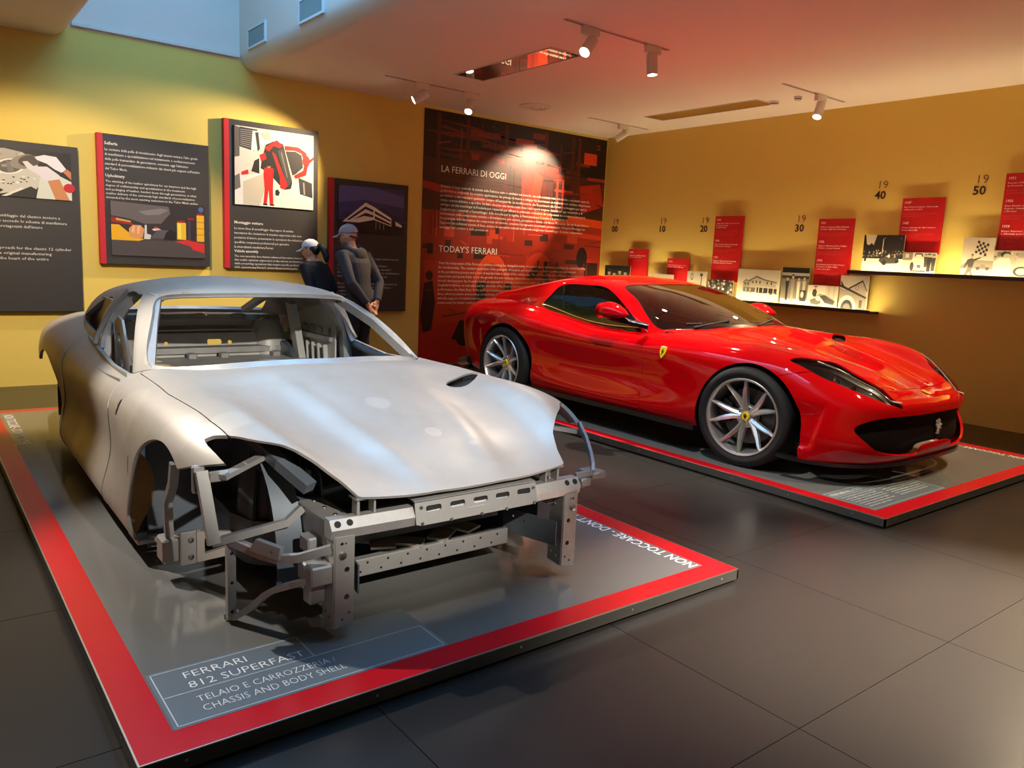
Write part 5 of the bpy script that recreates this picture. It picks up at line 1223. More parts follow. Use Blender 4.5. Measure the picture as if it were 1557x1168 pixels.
ENL = ['Over the many years of the Factory\'s activities nothing has changed in terms of method, but in substance everything has evolved, boosting', 'the workmanship. The constant application of the principles of research and development has led to a continuous improvement', 'in the production process and a level of standard that is ahead of the cutting-edge. The old school that allowed Ferrari to excel for years in', 'automotive and sports fields, led to the growth of a new company, where the various departments have been called today, above all to', 'hi-tech development: the Foundry works on materials to hone the sophisticated architecture of the engine components; the', 'Scaglietti bodyshop on materials and the assembly of the body for bending and rigidity; better', 'performance; the Paint Shop, in the paint and treatment components, for looks, protection and durability; and the New Mechanical', 'Area, where precision and accuracy of machining of the engine components allow a progressive increase', 'with the support of sophisticated line systems, help traditional manual operations to improve the assembly of new', 'components for better comfort and performance.']
lettering('lettering', ITL, Mt @ Matrix.Translation((L0+.005, 2.265, 0)), M_LETTER, mu, 2.60, .046, 1.235, res=1)
lettering('lettering', ENL, Mt @ Matrix.Translation((L0+.005, 1.30, 0)), M_LETTER, mu, 2.60, .046, 1.235, res=1)
# ---------------------------------------------------------------- timeline wall
M_RPANEL = mat('timeline_red', srgb(196, 14, 20), .45)
M_SHELF = mat('shelf_dark', srgb(38, 32, 28), .5)
M_NUM1 = mat('numeral_brown', srgb(96, 60, 22), .6); M_NUM2 = mat('numeral_dark', srgb(52, 28, 16), .6)
M_LED = mat('led_strip', srgb(255, 240, 200), .5, emit=((1, .84, .50, 1), 40))
M_RT1 = mat('panel_text_white', srgb(232, 200, 196), .6); M_RT2 = mat('panel_text_pink', srgb(214, 90, 84), .6)
M_PEDGE = mat('photo_card_edge', srgb(190, 178, 158), .6)
def shelf(label, x0, x1, z):
    t = thing('picture_shelf', label, 'shelf', ((x0+x1)/2, RY, z)); h = (x1-x0)/2
    mb = MB(); mb.box((-h, -.205, -.034), (h, 0, -.012)); mb.box((-h, -.205, -.012), (h, -.198, .004)); mb.build('board', M_SHELF, t)
    MB().box((-h+.02, -.194, -.0118), (h-.02, -.176, -.004)).build('led_strip', M_LED, t)
    MB().box((-h+.02, -.174, -.012), (h-.02, -.002, -.0115)).build('led_tray', M_PEDGE, t)
    return t
S1Z, S2Z = 1.045, 1.463
shelf('lower dark picture shelf with a glowing light strip behind the red car roof', -8.55, -4.27, S1Z)
shelf('upper dark picture shelf with a glowing light strip at right of the wall', -4.57, -1.4, S2Z)
NUML = {'00': 'numeral 1900 in the far corner, first of the brown wall numerals', '10': 'numeral 1910 in brown, second one from the mural corner', '20': 'numeral 1920 just left of a tall red timeline panel', '30': 'numeral 1930 above the standing men photo, alone on the wall', '40': 'numeral 1940 above the racing car and crowd photo', '50': 'numeral 1950 above the chequered flag photo'}
def numeral(a, b, x0, x1, zt):
    t = thing('year_numeral', NUML[b], 'wall numeral', ((x0+x1)/2, RY, zt-.1), 0, None)
    for txt, m, zb, bold in ((a, M_NUM1, .012, -.0015), (b, M_NUM2, -.095, .0022)):
        me_l = lettering('digits', [txt], frame((-(x1-x0)/2+(.008 if txt == a else -.004), -.0005, zb), (1, 0, 0), (0, 0, 1)), m, t, (x1-x0), .118, bold=bold, extr=.001)
for b, x0, zt in (('00', -8.42, 2.08), ('10', -7.505, 2.08), ('20', -6.785, 2.08), ('30', -5.388, 2.085), ('40', -4.46, 2.43), ('50', -3.475, 2.44)): numeral('19', b, x0, x0+.12, zt)
LINES = {'a': ['Nasce a Modena Enzo Ferrari', 'il fondatore'], 'a2': ['Enzo Ferrari is born in Modena'], 'b': ['Partecipa alla sua prima gara', 'Parma - Poggio di Berceto'], 'b2': ['Takes part in his first race', 'Parma to Poggio di Berceto']}
def tpanel(label, x0, x1, z0, z1, entries, off=.024):
    t = thing('timeline_panel', label, 'panel', ((x0+x1)/2, RY-off, (z0+z1)/2), 0, None); W = x1-x0; H = z1-z0
    MB().box((-W/2, -.006, -H/2), (W/2, .006, H/2), .001).build('panel', M_RPANEL, t)
    mb = MB(); 
    for xx in (-W*.3, W*.3): mb.box((xx-.012, .006, -H*.3), (xx+.012, off, -H*.3+.03))
    mb.build('spacer', M_SHELF, t)
    Mx = frame((-W/2, -.0062, -H/2), (1, 0, 0), (0, 0, 1)); v = H-.035
    for yr, l1, l2 in entries:
        lettering('lettering', [yr], Mx @ Matrix.Translation((.022, v-.022, 0)), M_RT1, t, None, .034, bold=.0010, res=1); v -= .048
        lettering('lettering', l1, Mx @ Matrix.Translation((.022, v-.014, 0)), M_RT1, t, W*.80, .019, 1.35, bold=.0004, res=1); v -= .026*len(l1)+.016
        lettering('lettering', l2, Mx @ Matrix.Translation((.022, v-.014, 0)), M_RT2, t, W*.78, .018, 1.35, res=1); v -= .026*len(l2)+.042
X2 = ['Enzo Ferrari races for the first time', 'in a car built by the works']
tpanel('small red timeline panel under the 19 over 00 numeral', -8.02, -7.64, S1Z, 1.64, [('1898', ['Nasce a Modena', 'Enzo Ferrari'], ['Enzo Ferrari is born in Modena'])])
tpanel('low red timeline panel just behind the red car roof', -7.28, -6.90, S1Z, 1.53, [('1919', ['Partecipa alla sua prima corsa', 'Parma - Poggio di Berceto'], ['Takes part in his first race', 'Parma to Poggio di Berceto'])])
tpanel('tall red timeline panel between the 19 over 20 numeral and the villa photo', -6.53, -6.09, 1.26, 2.08, [('1920', ['Targa Florio, Enzo Ferrari arriva', 'al secondo posto', 'su Alfa Romeo'], ['Enzo Ferrari races in Sicily', 'and comes second overall', 'in his first works drive']), ('1923', ['Enzo Ferrari vince a Ravenna', 'sul Circuito del Savio'], ['Enzo Ferrari wins in Ravenna', 'on the Savio circuit']), ('1929', ['Nasce a Modena la Scuderia', 'fondata da Enzo Ferrari'], ['The racing team is founded', 'in Modena by Enzo Ferrari'])])
tpanel('tall red timeline panel above the horse rider photo', -5.07, -4.64, 1.285, 2.03, [('1931', ['Ultima corsa per Enzo Ferrari', 'Circuito delle Tre Province'], ['Enzo Ferrari drives his last race', 'on the Three Provinces circuit']), ('1932', ['Nasce a Modena Dino, il figlio', 'di Enzo e Laura Ferrari'], ['Dino is born in Modena to', 'Enzo and Laura Ferrari']), ('1934', ['La Scuderia vince il Gran Premio', 'di Tripoli e la Mille Miglia', 'e altre sette gare'], ['The team wins at Tripoli and', 'the Mille Miglia and takes', 'seven other races as well'])])
tpanel('red timeline panel reading 1947 twice on the upper shelf', -4.14, -3.71, 1.66, 2.23, [('1947', ['Enzo Ferrari al volante - Prima uscita', 'a Maranello su 125 S'], ['Enzo Ferrari at the wheel, first outing', 'in Maranello in the 125 S']), ('1947', ['Franco Cortese su 125 S vince a', 'Roma Caracalla'], ['Franco Cortese in 125 S', 'wins in Rome'])])
tpanel('large red timeline panel cut by the right picture edge', -3.185, -2.72, 1.70, 2.43, [('1951', ['Ferrari 375 F1 - prima vittoria', 'in Formula 1 con Gonzalez'], ['Ferrari 375 F1 - first win', 'in Formula 1']), ('1956', ['Enzo Ferrari con i piloti', 'Eugenio Castellotti e Luigi Musso', 'a Modena'], ['Enzo Ferrari with drivers', 'in Modena']), ('1958', ['Enzo Ferrari con Phil Hill', 'a Monza per il GP d\'Italia'], ['Enzo Ferrari with Phil Hill', 'in Monza'])])
SEP = lambda v: (int(v*.80), int(v*.73), int(v*.62))
def crowd(r, n, y0, y1, lo=30, hi=220, s=.03):
    out = []
    for k in range(n):
        x = r.uniform(0, 1); y = r.uniform(y0, y1); g = r.randint(lo, hi); out.append((SEP(g), ell(x, y, s*r.uniform(.5, 1.2), s*r.uniform(.8, 1.8), 8)))
    return out
def man(x, y, h, g, g2=190): return [(SEP(g), [(x-.06*h, y), (x-.07*h, y+.45*h), (x-.10*h, y+.80*h), (x+.10*h, y+.80*h), (x+.07*h, y+.45*h), (x+.06*h, y)]), (SEP(g2), ell(x, y+.90*h, .055*h, .09*h, 10)), (SEP(30), [(x-.07*h, y+.94*h), (x+.07*h, y+.94*h), (x+.04*h, y+1.0*h), (x-.04*h, y+1.0*h)])]
def car_sil(x, y, w, h, g=60): return [(SEP(g), [(x, y+h*.2), (x, y+h*.6), (x+w*.3, y+h*.65), (x+w*.4, y+h), (x+w*.6, y+h), (x+w*.7, y+h*.6), (x+w, y+h*.5), (x+w, y+h*.2)]), (SEP(20), ell(x+w*.2, y+h*.2, w*.11, h*.28, 12)), (SEP(20), ell(x+w*.8, y+h*.2, w*.11, h*.28, 12)), (SEP(120), ell(x+w*.2, y+h*.2, w*.05, h*.14, 10)), (SEP(120), ell(x+w*.8, y+h*.2, w*.05, h*.14, 10))]
r5 = random.Random(11); BG = (SEP(215), R(0, 0, 1, 1))
PIC = {}
PIC['people'] = [(SEP(40), R(0, 0, 1, 1))]+crowd(r5, 10, .1, .9, 20, 90, .08)+man(.18, -.3, 1.1, 60)+man(.38, -.3, 1.05, 140)+man(.60, -.25, 1.1, 80)+man(.82, -.3, 1.1, 160)
PIC['plain'] = [BG, (SEP(150), R(0, 0, 1, .4))]+man(.3, .0, .8, 90)
PIC['lamp'] = [BG, (SEP(60), ell(.25, .78, .07, .14, 14)), (SEP(215), ell(.25, .78, .045, .10, 14)), (SEP(50), R(.72, .0, .76, .9)), (SEP(60), R(.66, .82, .80, .92)), (SEP(170), R(0, 0, 1, .25))]
PIC['crowd'] = [(SEP(45), R(0, 0, 1, 1))]+crowd(r5, 90, 0, 1, 15, 240, .05)
PIC['villa'] = [(SEP(200), R(0, 0, 1, 1)), (SEP(228), R(0, .0, 1, .26)), (SEP(150), [(.14, .30), (.14, .58), (.20, .66), (.33, .62), (.33, .30)]), (SEP(172), [(.30, .30), (.30, .66), (.46, .78), (.64, .68), (.92, .62), (.92, .30)]), (SEP(88), [(.28, .66), (.46, .80), (.66, .70), (.94, .63), (.94, .60), (.66, .66), (.46, .75), (.30, .63)]), (SEP(96), [(.13, .58), (.20, .68), (.34, .63), (.34, .60), (.20, .645), (.14, .56)]),
     (SEP(30), [(.48, .44), (.95, .42), (.95, .28), (.48, .26)]), (SEP(190), [(.44, .48), (.96, .45), (.96, .42), (.44, .44)])]+[(SEP(205), R(x, .27, x+.018, .45)) for x in (.52, .62, .74, .86)]+[(SEP(50), R(x, y, x+.03, y+.08)) for x, y in ((.36, .56), (.44, .57), (.53, .56), (.70, .55), (.80, .54), (.18, .50), (.25, .50))]+[(SEP(90), R(.16, .28, .44, .42)), (SEP(160), R(.20, .30, .24, .40)), (SEP(160), R(.30, .30, .34, .40))]+crowd(r5, 10, .24, .30, 60, 110, .02)
PIC['men'] = [(SEP(180), R(0, 0, 1, 1)), (SEP(20), R(0, .86, 1, 1)), (SEP(235), R(0, 0, 1, .14)), (SEP(50), R(0, .70, 1, .78)), (SEP(120), R(.0, .14, 1, .70))]+man(.22, .10, .66, 28)+man(.42, .08, .74, 150)+man(.64, .10, .66, 220)+man(.84, .12, .66, 200)+[(SEP(40), R(.72, .10, .94, .40)), (SEP(200), ell(.80, .28, .06, .09, 10))]
PIC['rider'] = [(SEP(212), R(0, 0, 1, 1)), (SEP(190), R(.6, .3, 1, 1)), (SEP(150), R(.70, .3, .72, 1)), (SEP(150), R(.86, .3, .88, 1)), (SEP(140), [(.30, .48), (.40, .62), (.62, .55), (.86, .40), (.98, .22), (.92, .12), (.62, .30)]), (SEP(60), [(.42, .50), (.58, .56), (.74, .42), (.92, .30), (.88, .10), (.60, .18)]), (SEP(85), [(.10, .28), (.24, .38), (.42, .34), (.48, .16), (.36, .06), (.14, .10)]), (SEP(48), [(.16, .56), (.18, .78), (.26, .84), (.32, .70), (.30, .46), (.22, .44)]), (SEP(170), ell(.26, .88, .035, .05, 10)), (SEP(30), R(.22, .92, .31, .97)), (SEP(225), [(.30, .30), (.36, .52), (.44, .44), (.40, .26)]), (SEP(235), R(0, 0, 1, .06))]
PIC['arch'] = [(SEP(205), R(0, 0, 1, 1)), (SEP(150), [(0, 0), (0, .62), (.95, .34), (.95, 0)]), (SEP(178), [(.28, .60), (.80, .82), (.90, .60), (.95, .34), (.30, .52)]), (SEP(42), [(.22, .58), (.78, .88), (.96, .56), (.94, .54), (.78, .82), (.24, .54)]), (SEP(46), [(0, .70), (.02, .72), (.95, .38), (.95, .32), (.02, .64), (0, .62)]), (SEP(40), [(.02, .84), (.16, .66), (.12, .64), (.02, .76)]), (SEP(222), arcband(.30, .0, .24, .40, 0, math.pi, .8)), (SEP(40), arcband(.30, 0, 0, .27, 0, math.pi, .8)), (SEP(110), arcband(.30, 0, 0, .16, 0, math.pi, .8)), (SEP(60), R(.56, .58, .66, .70)), (SEP(190), R(.575, .59, .645, .69)), (SEP(80), R(.72, .05, .82, .28))]
PIC['race'] = [(SEP(225), R(0, 0, 1, 1)), (SEP(38), [(0, .36), (0, 1), (.04, 1), (.08, .75), (.14, .72), (.20, .78), (.26, .72), (.32, 1), (1, 1), (1, .36)])]+crowd(r5, 70, .40, .58, 60, 235, .018)+[(SEP(225), R(.48, .5, .50, .9)), (SEP(70), [(.42, .30), (.44, .36), (.62, .42), (.70, .40), (.90, .36), (.92, .28), (.86, .24), (.50, .22)]), (SEP(20), ell(.56, .25, .055, .07, 12)), (SEP(20), ell(.86, .29, .04, .05, 12)), (SEP(235), ell(.66, .43, .03, .045, 10)), (SEP(40), man(.08, .28, .4, 40)[0][1])]+crowd(r5, 6, .9, 1, 200, 240, .012)
PIC['racer'] = [(SEP(200), R(0, 0, 1, 1)), (SEP(130), R(0, .62, .3, 1)), (SEP(190), R(.08, .74, .18, .92)), (SEP(228), R(0, 0, 1, .12)), (SEP(215), [(.26, .14), (.26, .60), (.36, .80), (.62, .80), (.72, .56), (.74, .14)]), (SEP(40), ell(.30, .32, .06, .22, 12)), (SEP(50), [(.36, .80), (.38, .96), (.58, .96), (.62, .80)]), (SEP(225), [(.39, .80), (.40, .90), (.56, .90), (.58, .80)]), (SEP(235), R(.42, .22, .60, .44)), (SEP(90), R(.45, .25, .57, .41)), (SEP(60), R(.28, .08, .72, .14))]+man(.80, .10, .85, 40)+man(.93, .12, .8, 60)+man(.70, .3, .62, 70)
PIC['flag'] = [(SEP(222), R(0, 0, 1, 1)), (SEP(150), [(0, .26), (.3, .42), (1, .40), (1, .14), (0, .12)]), (SEP(225), R(0, 0, 1, .18))]+[(SEP(30), [(.40+.072*i+.012*j, .60+.065*j-.018*i), (.472+.072*i+.012*j, .582+.065*j-.018*i), (.484+.072*i+.012*j, .647+.065*j-.018*i), (.412+.072*i+.012*j, .665+.065*j-.018*i)]) for i in range(5) for j in range(5) if (i+j) % 2 == 0]+[(SEP(60), [(.66, .48), (.67, .48), (.75, .60), (.74, .62)]), (SEP(70), [(.10, .22), (.20, .42), (.32, .46), (.40, .44), (.62, .50), (.62, .47), (.42, .38), (.38, .20), (.26, .18), (.22, .30), (.13, .20)]), (SEP(120), [(.24, .22), (.38, .22), (.36, .12), (.42, .0), (.36, 0), (.30, .10), (.20, 0), (.14, 0)]), (SEP(180), ell(.34, .51, .035, .05, 10)), (SEP(40), R(.31, .53, .375, .565))]+car_sil(.46, .16, .48, .14, 130)
PIC['team'] = [(SEP(190), R(0, 0, 1, 1))]+crowd(r5, 40, .5, 1, 90, 220, .04)+[(SEP(228), [(.0, 0), (.02, .55), (.10, .70), (.30, .72), (.36, .40), (.36, 0)]), (SEP(40), ell(.22, .86, .10, .10, 12)), (SEP(190), ell(.25, .80, .07, .09, 12)), (SEP(200), [(.42, .1), (.44, .70), (.60, .74), (.66, .1)]), (SEP(170), ell(.52, .82, .07, .09, 12)), (SEP(50), R(.68, 0, .72, 1)), (SEP(215), [(.76, 0), (.78, .66), (.96, .7), (1, 0)]), (SEP(170), ell(.88, .80, .07, .09, 12)), (SEP(60), arcband(.55, .22, .13, .19, 0, 6.28, .8))]
def tphoto(label, key, x0, x1, z0, z1, off=.045, lean=0.0):
    o = thing('shelf_photo', label, 'photo', ((x0+x1)/2, RY-off, z0), 0, None); W = x1-x0; H = z1-z0
    MB().box((-W/2, -.004, 0), (W/2, .004, H)).build('card', M_PEDGE, o)
    flat_print('photo_print', frame((-W/2, -.0042, 0), (1, 0, 0), (0, 0, 1)), scaled([(c, [(min(max(x, 0), 1), min(max(y, 0), 1)) for x, y in p]) for c, p in PIC[key]], W, H), o)
tphoto('small old photo of men in hats at the left end of the lower shelf', 'people', -8.44, -7.93, S1Z, 1.395, .066)
tphoto('pale old photo half hidden by the low red panel behind the car roof', 'plain', -7.57, -7.12, S1Z, 1.308, .066)
tphoto('pale old photo with a round lamp and post, right of the low red panel', 'lamp', -6.88, -6.56, S1Z, 1.37, .066)
tphoto('busy old photo of a crowd under the tall red panel behind the windshield', 'crowd', -6.52, -6.125, S1Z, 1.275, .080)
tphoto('wide old photo of a villa with a columned porch on the lower shelf', 'villa', -6.075, -5.475, S1Z, 1.43, .066)
tphoto('old photo of standing men beside the villa photo', 'men', -5.45, -5.095, S1Z, 1.47, .066)
tphoto('old photo of a horse rider below a tall red panel', 'rider', -5.09, -4.715, S1Z, 1.28, .080)
tphoto('old photo of an archway and gabled house at the right shelf end', 'arch', -4.705, -4.375, S1Z, 1.41, .066)
tphoto('old photo of an open racing car and a crowd on the upper shelf', 'race', -4.485, -4.045, S2Z, 1.85, .072)
tphoto('old photo of a racing car seen head on under the 1947 panel', 'racer', -4.04, -3.705, S2Z, 1.675, .080)
tphoto('old photo of a man waving a chequered flag on the upper shelf', 'flag', -3.47, -3.18, S2Z, 1.83, .066)
tphoto('old photo of drivers with a steering wheel at the right picture edge', 'team', -3.175, -2.72, S2Z, 1.71, .080)
# ---------------------------------------------------------------- ceiling fittings
M_LAMPW = mat('lamp_white', srgb(222, 214, 204), .4)
M_LAMPON = mat('lamp_glow', srgb(255, 250, 235), .4, emit=((1, .93, .80, 1), 14))
M_TRACK = mat('track_white', srgb(205, 190, 178), .5); M_SLOT = mat('track_slot', srgb(40, 30, 28), .7)
def track(label, x, y0, y1):
    t = thing('light_track', label, 'light track', (x, (y0+y1)/2, CEIL)); h = (y1-y0)/2
    MB().box((-.018, -h, -.006), (.018, h, .0)).build('rail', M_TRACK, t); MB().box((-.006, -h+.01, -.0068), (.006, h-.01, -.0058)).build('slot', M_SLOT, t)
def spot(label, x, y, target, power, color, cone=50, blend=.3):
    t = thing('spotlight', label, 'spotlight', (x, y, CEIL))
    MB().box((-.022, -.085, -.068), (.022, .085, -.006), .004).build('adapter', M_LAMPW, t)
    MB().tube([(0, 0, -.068), (0, 0, -.12)], .008, 8).build('stem', M_LAMPW, t)
    piv = Vector((0, 0, -.135)); d = (Vector(target)-Vector((x, y, CEIL))-piv).normalized()
    Mx = Matrix.Translation(piv) @ d.to_track_quat('Z', 'Y').to_matrix().to_4x4()
    MB().lathe([(.0001, -.07), (.040, -.07), (.046, -.064), (.046, .105), (.041, .105), (.040, .085)], 24, Mx).build('lamp_head', M_LAMPW, t, True, 40)
    MB().lathe([(.0001, .088), (.038, .085), (.041, .08)], 20, Mx).build('lens', M_LAMPON, t, True)
    p = Vector((x, y, CEIL))+piv+d*.13
    lo = spot_light('spotlight_beam', p, target, power, color, cone, blend, .032); lo.parent = t; lo.matrix_parent_inverse = Matrix.Translation((x, y, CEIL)).inverted()
track('ceiling light track with two white spots nearest the camera', -4.81, 4.12, 5.30)
track('ceiling light track with two spots at left above the mural', -7.61, 4.10, 5.30)
track('short ceiling light track in the far room corner', -7.63, 7.02, 8.12)
track('ceiling light track near the shelf wall at right', -4.78, 6.95, 8.08)
spot('lit white spotlight aimed left on the nearest ceiling track', -4.81, 4.39, (-4.1, 2.0, .6), 30, NEUTRAL, 50)
spot('white spotlight hanging straight down on the nearest ceiling track', -4.81, 5.11, (-4.55, 5.2, .5), 230, NEUTRAL, 70)
spot('small lit spotlight aimed left beside the mural top', -7.61, 4.55, (-8.55, 2.35, 1.65), 150, WARM, 64, .5)
spot('glaring lit spotlight right in front of the mural top', -7.61, 5.18, (-6.2, 3.6, .3), 120, WARM, 60)
spot('spotlight in the far corner aimed at the mural', -7.63, 7.65, (-8.62, 6.95, 2.35), 120, WARM, 58, .45)
spot('lit spotlight on the ceiling in front of the shelf wall', -4.78, 7.63, (-4.6, 6.3, .4), 150, WARM, 70)
# glossy access panels
M_MIRROR = mat('mirror_panel', srgb(200, 186, 176), .02, 1)
def cpanel(label, x0, x1, y0, y1):
    t = thing('ceiling_panel', label, 'ceiling panel', ((x0+x1)/2, (y0+y1)/2, CEIL)); a, b = (x1-x0)/2, (y1-y0)/2
    MB().box((-a, -b, -.004), (a, b, 0)).build('glossy_sheet', M_MIRROR, t)
    mb = MB()
    for q in ((-a-.012, -b-.012, a+.012, -b), (-a-.012, b, a+.012, b+.012), (-a-.012, -b, -a, b), (a, -b, a+.012, b)): mb.box((q[0], q[1], -.008), (q[2], q[3], 0))
    mb.build('frame', M_TRACK, t)
cpanel('long mirror panel in the ceiling reflecting the red mural', -7.0, -5.49, 4.57, 4.92)
cpanel('long mirror panel in the ceiling reflecting the yellow wall', -7.02, -5.41, 7.42, 7.72)
t = thing('air_diffuser', 'round white air diffuser in the ceiling in front of the mural', 'air vent', (-7.64, 6.16, CEIL))
MB().lathe([(.20, 0), (.20, -.010), (.165, -.014), (.15, -.004)], 40).build('outer_ring', M_LAMPW, t, True, 40)
for r0 in (.125, .085): MB().lathe([(r0+.028, -.004), (r0+.022, -.016), (r0-.004, -.022), (r0-.012, -.010)], 36).build('ring', M_LAMPW, t, True, 40)
MB().lathe([(.0001, -.026), (.045, -.024), (.055, -.016), (.05, -.004)], 28).build('centre_cone', M_LAMPW, t, True, 40)
MB().lathe([(.0001, -.002), (.15, -.002)], 30).build('dark_throat', M_SLOT, t)
for lab, x, y in (('white smoke detector beside the end of the yellow mirror panel', -5.33, 7.62), ('smaller smoke detector to the right of the first on the ceiling', -5.0, 7.56)):
    t = thing('smoke_detector', lab, 'smoke detector', (x, y, CEIL)); k = 1 if x < -5.2 else .75
    MB().lathe([(.055*k, 0), (.058*k, -.012), (.05*k, -.018)], 24).build('base', M_LAMPW, t, True, 40)
    MB().lathe([(.046*k, -.017), (.045*k, -.036), (.03*k, -.044), (.0001, -.045)], 24).build('sensor_head', M_LAMPW, t, True, 40)
    MB().lathe([(.0472*k, -.022), (.0472*k, -.028)], 24).build('sensor_slot', M_SLOT, t)
# grilles on the skylight wall
M_GRILLE = mat('vent_grille', srgb(150, 156, 150), .5, .2); M_VFRAME = mat('vent_frame', srgb(226, 226, 224), .5)
for lab, x0, x1, z0, z1 in (('left white-framed vent grille on the skylight wall', -8.35, -7.86, 3.385, 3.585), ('right white-framed vent grille on the skylight wall at the picture top', -7.05, -6.53, 3.375, 3.585)):
    yw = WY1-.11; t = thing('vent_grille', lab, 'vent', ((x0+x1)/2, yw, (z0+z1)/2)); a, b = (x1-x0)/2, (z1-z0)/2
    mb = MB()
    for q in ((-a, -b, a, -b+.022), (-a, b-.022, a, b), (-a, -b+.022, -a+.022, b-.022), (a-.022, -b+.022, a, b-.022)): mb.box((q[0], -.018, q[1]), (q[2], 0, q[3]))
    mb.build('frame', M_VFRAME, t); MB().box((-a+.02, -.004, -b+.02), (a-.02, -.001, b-.02)).build('backing', M_SLOT, t)
    me = MB().box((-.005, -.014, -b+.021), (.005, -.004, b-.021)).mesh(); me.materials.append(M_GRILLE); n = 22
    for k in range(n):
        o = bpy.data.objects.new('slat', me); COL.objects.link(o); o.parent = t; o.location = (-a+.03+(2*a-.06)*k/(n-1), 0, 0); o.rotation_euler = (0, 0, .5)
# ---------------------------------------------------------------- the two visitors
M_SKIN = mat('skin', srgb(206, 150, 116), .5, noise=(14, .3, srgb(194, 132, 100)))
M_HAIR = mat('black_hair', srgb(22, 18, 18), .5, bump=(120, .3))
def remesh(mb, voxel, smooth=4):
    me = mb.mesh(); o = bpy.data.objects.new('tmp', me); COL.objects.link(o)
    r = o.modifiers.new('r', 'REMESH'); r.mode = 'VOXEL'; r.voxel_size = voxel; r.use_smooth_shade = True
    s = o.modifiers.new('s', 'SMOOTH'); s.iterations = smooth; s.factor = .5
    dg = bpy.context.evaluated_depsgraph_get(); out = bpy.data.meshes.new_from_object(o.evaluated_get(dg), depsgraph=dg)
    bpy.data.objects.remove(o); bpy.data.meshes.remove(me); out.materials.clear(); return out
def loft(mb, rings, seg=20):
    """rings: (cx, cy, cz, half depth, half width)"""
    vs = []; fs = []; n = len(rings)
    for cx, cy, cz, a, b in rings: vs += [(cx+a*math.cos(2*math.pi*k/seg), cy+b*math.sin(2*math.pi*k/seg), cz) for k in range(seg)]
    for i in range(n-1):
        for k in range(seg): fs.append([i*seg+k, i*seg+(k+1) % seg, (i+1)*seg+(k+1) % seg, (i+1)*seg+k])
    fs += [list(range(seg))[::-1], [(n-1)*seg+k for k in range(seg)]]; mb.add(vs, fs)
def head_mesh(mb, Mx, female=False):
    nu, nv = 44, 34; vs = []
    for j in range(nv+1):
        ph = math.pi*j/nv
        for i in range(nu):
            th = 2*math.pi*i/nu; x, y, z = math.sin(ph)*math.cos(th), math.sin(ph)*math.sin(th), math.cos(ph)
            g = lambda c, s, v: math.exp(-((v-c)/s)**2)
            X, Yy, Zz = x*.098, y*.077, z*.118
            if z < 0: Yy *= 1-.26*(-z)**1.4; X += .010*(-z)*(1 if x > 0 else 0)
            if x < 0 and z < -.15: X *= 1-.55*min(1, (-z-.15)/.7)
            if x > 0:
                X += .027*g(0, .17, y)*g(-.16, .15, z)+.010*g(0, .15, y)*g(.08, .16, z)
                X -= .009*g(.36, .17, abs(y))*g(.06, .11, z)
                X += .005*g(.34, .25, abs(y))*g(.24, .09, z)
                X += .008*g(0, .32, y)*g(-.47, .075, z)+.007*g(0, .28, y)*g(-.61, .06, z)-.004*g(0, .3, y)*g(-.54, .03, z)
                X += .012*g(0, .34, y)*g(-.86, .13, z)
            vs.append(Mx @ Vector((X, Yy, Zz)))
    fs = [[j*nu+i, j*nu+(i+1) % nu, (j+1)*nu+(i+1) % nu, (j+1)*nu+i] for j in range(nv) for i in range(nu)]
    mb.add(vs, fs)
    for s in (-1, 1):      # ears
        e = Mx @ Matrix.Translation((-.012, s*.074, -.004)) @ Matrix.Rotation(s*.35, 4, 'Z'); mb.sphere((0, 0, 0), 1, 14, 10) if 0 else None
        v0 = len(mb.v); mb.sphere((0, 0, 0), .03, 14, 10, (.62, .30, 1.1)); mb.v[v0:] = [tuple(e @ Vector(q)) for q in mb.v[v0:]]
def hand(mb, wrist, dirv, palm_n, side, curl=.5, sc=1.0):
    """palm plus five bent fingers; dirv: along the fingers, palm_n: palm normal, thumb on 'side' of the cross axis"""
    d = Vector(dirv).normalized(); n = Vector(palm_n); n = (n-d*n.dot(d)).normalized(); c = d.cross(n)*side; w0 = Vector(wrist)
    M = Matrix((d, c, n)).transposed().to_4x4(); M.translation = w0
    mb.box((-.01*sc, -.038*sc, -.014*sc), (.088*sc, .038*sc, .014*sc), .010*sc, M)
    for k, (off, ln) in enumerate(((.029, .070), (.010, .080), (-.010, .074), (-.029, .058))):
        p = M @ Vector((.080*sc, off*sc, 0)); path = [p]; a = .15
        for f in (.45, .32, .23):
            a += curl*(.9 if f < .45 else .4); p = p+(d*math.cos(a)+n*math.sin(a))*ln*f*sc; path.append(p.copy())
        mb.tube([tuple(q) for q in path], [.0095*sc, .009*sc, .0082*sc, .007*sc], 8)
    p = M @ Vector((.018*sc, .034*sc, .002)); path = [p, p+(d*.6+c*.8)*.032*sc, p+(d*.6+c*.8)*.032*sc+(d*.9+c*.25+n*.4)*.030*sc, p+(d*.6+c*.8)*.032*sc+(d*.9+c*.1+n*.6)*.052*sc]
    mb.tube([tuple(q) for q in path], [.013*sc, .0115*sc, .010*sc, .0085*sc], 8)
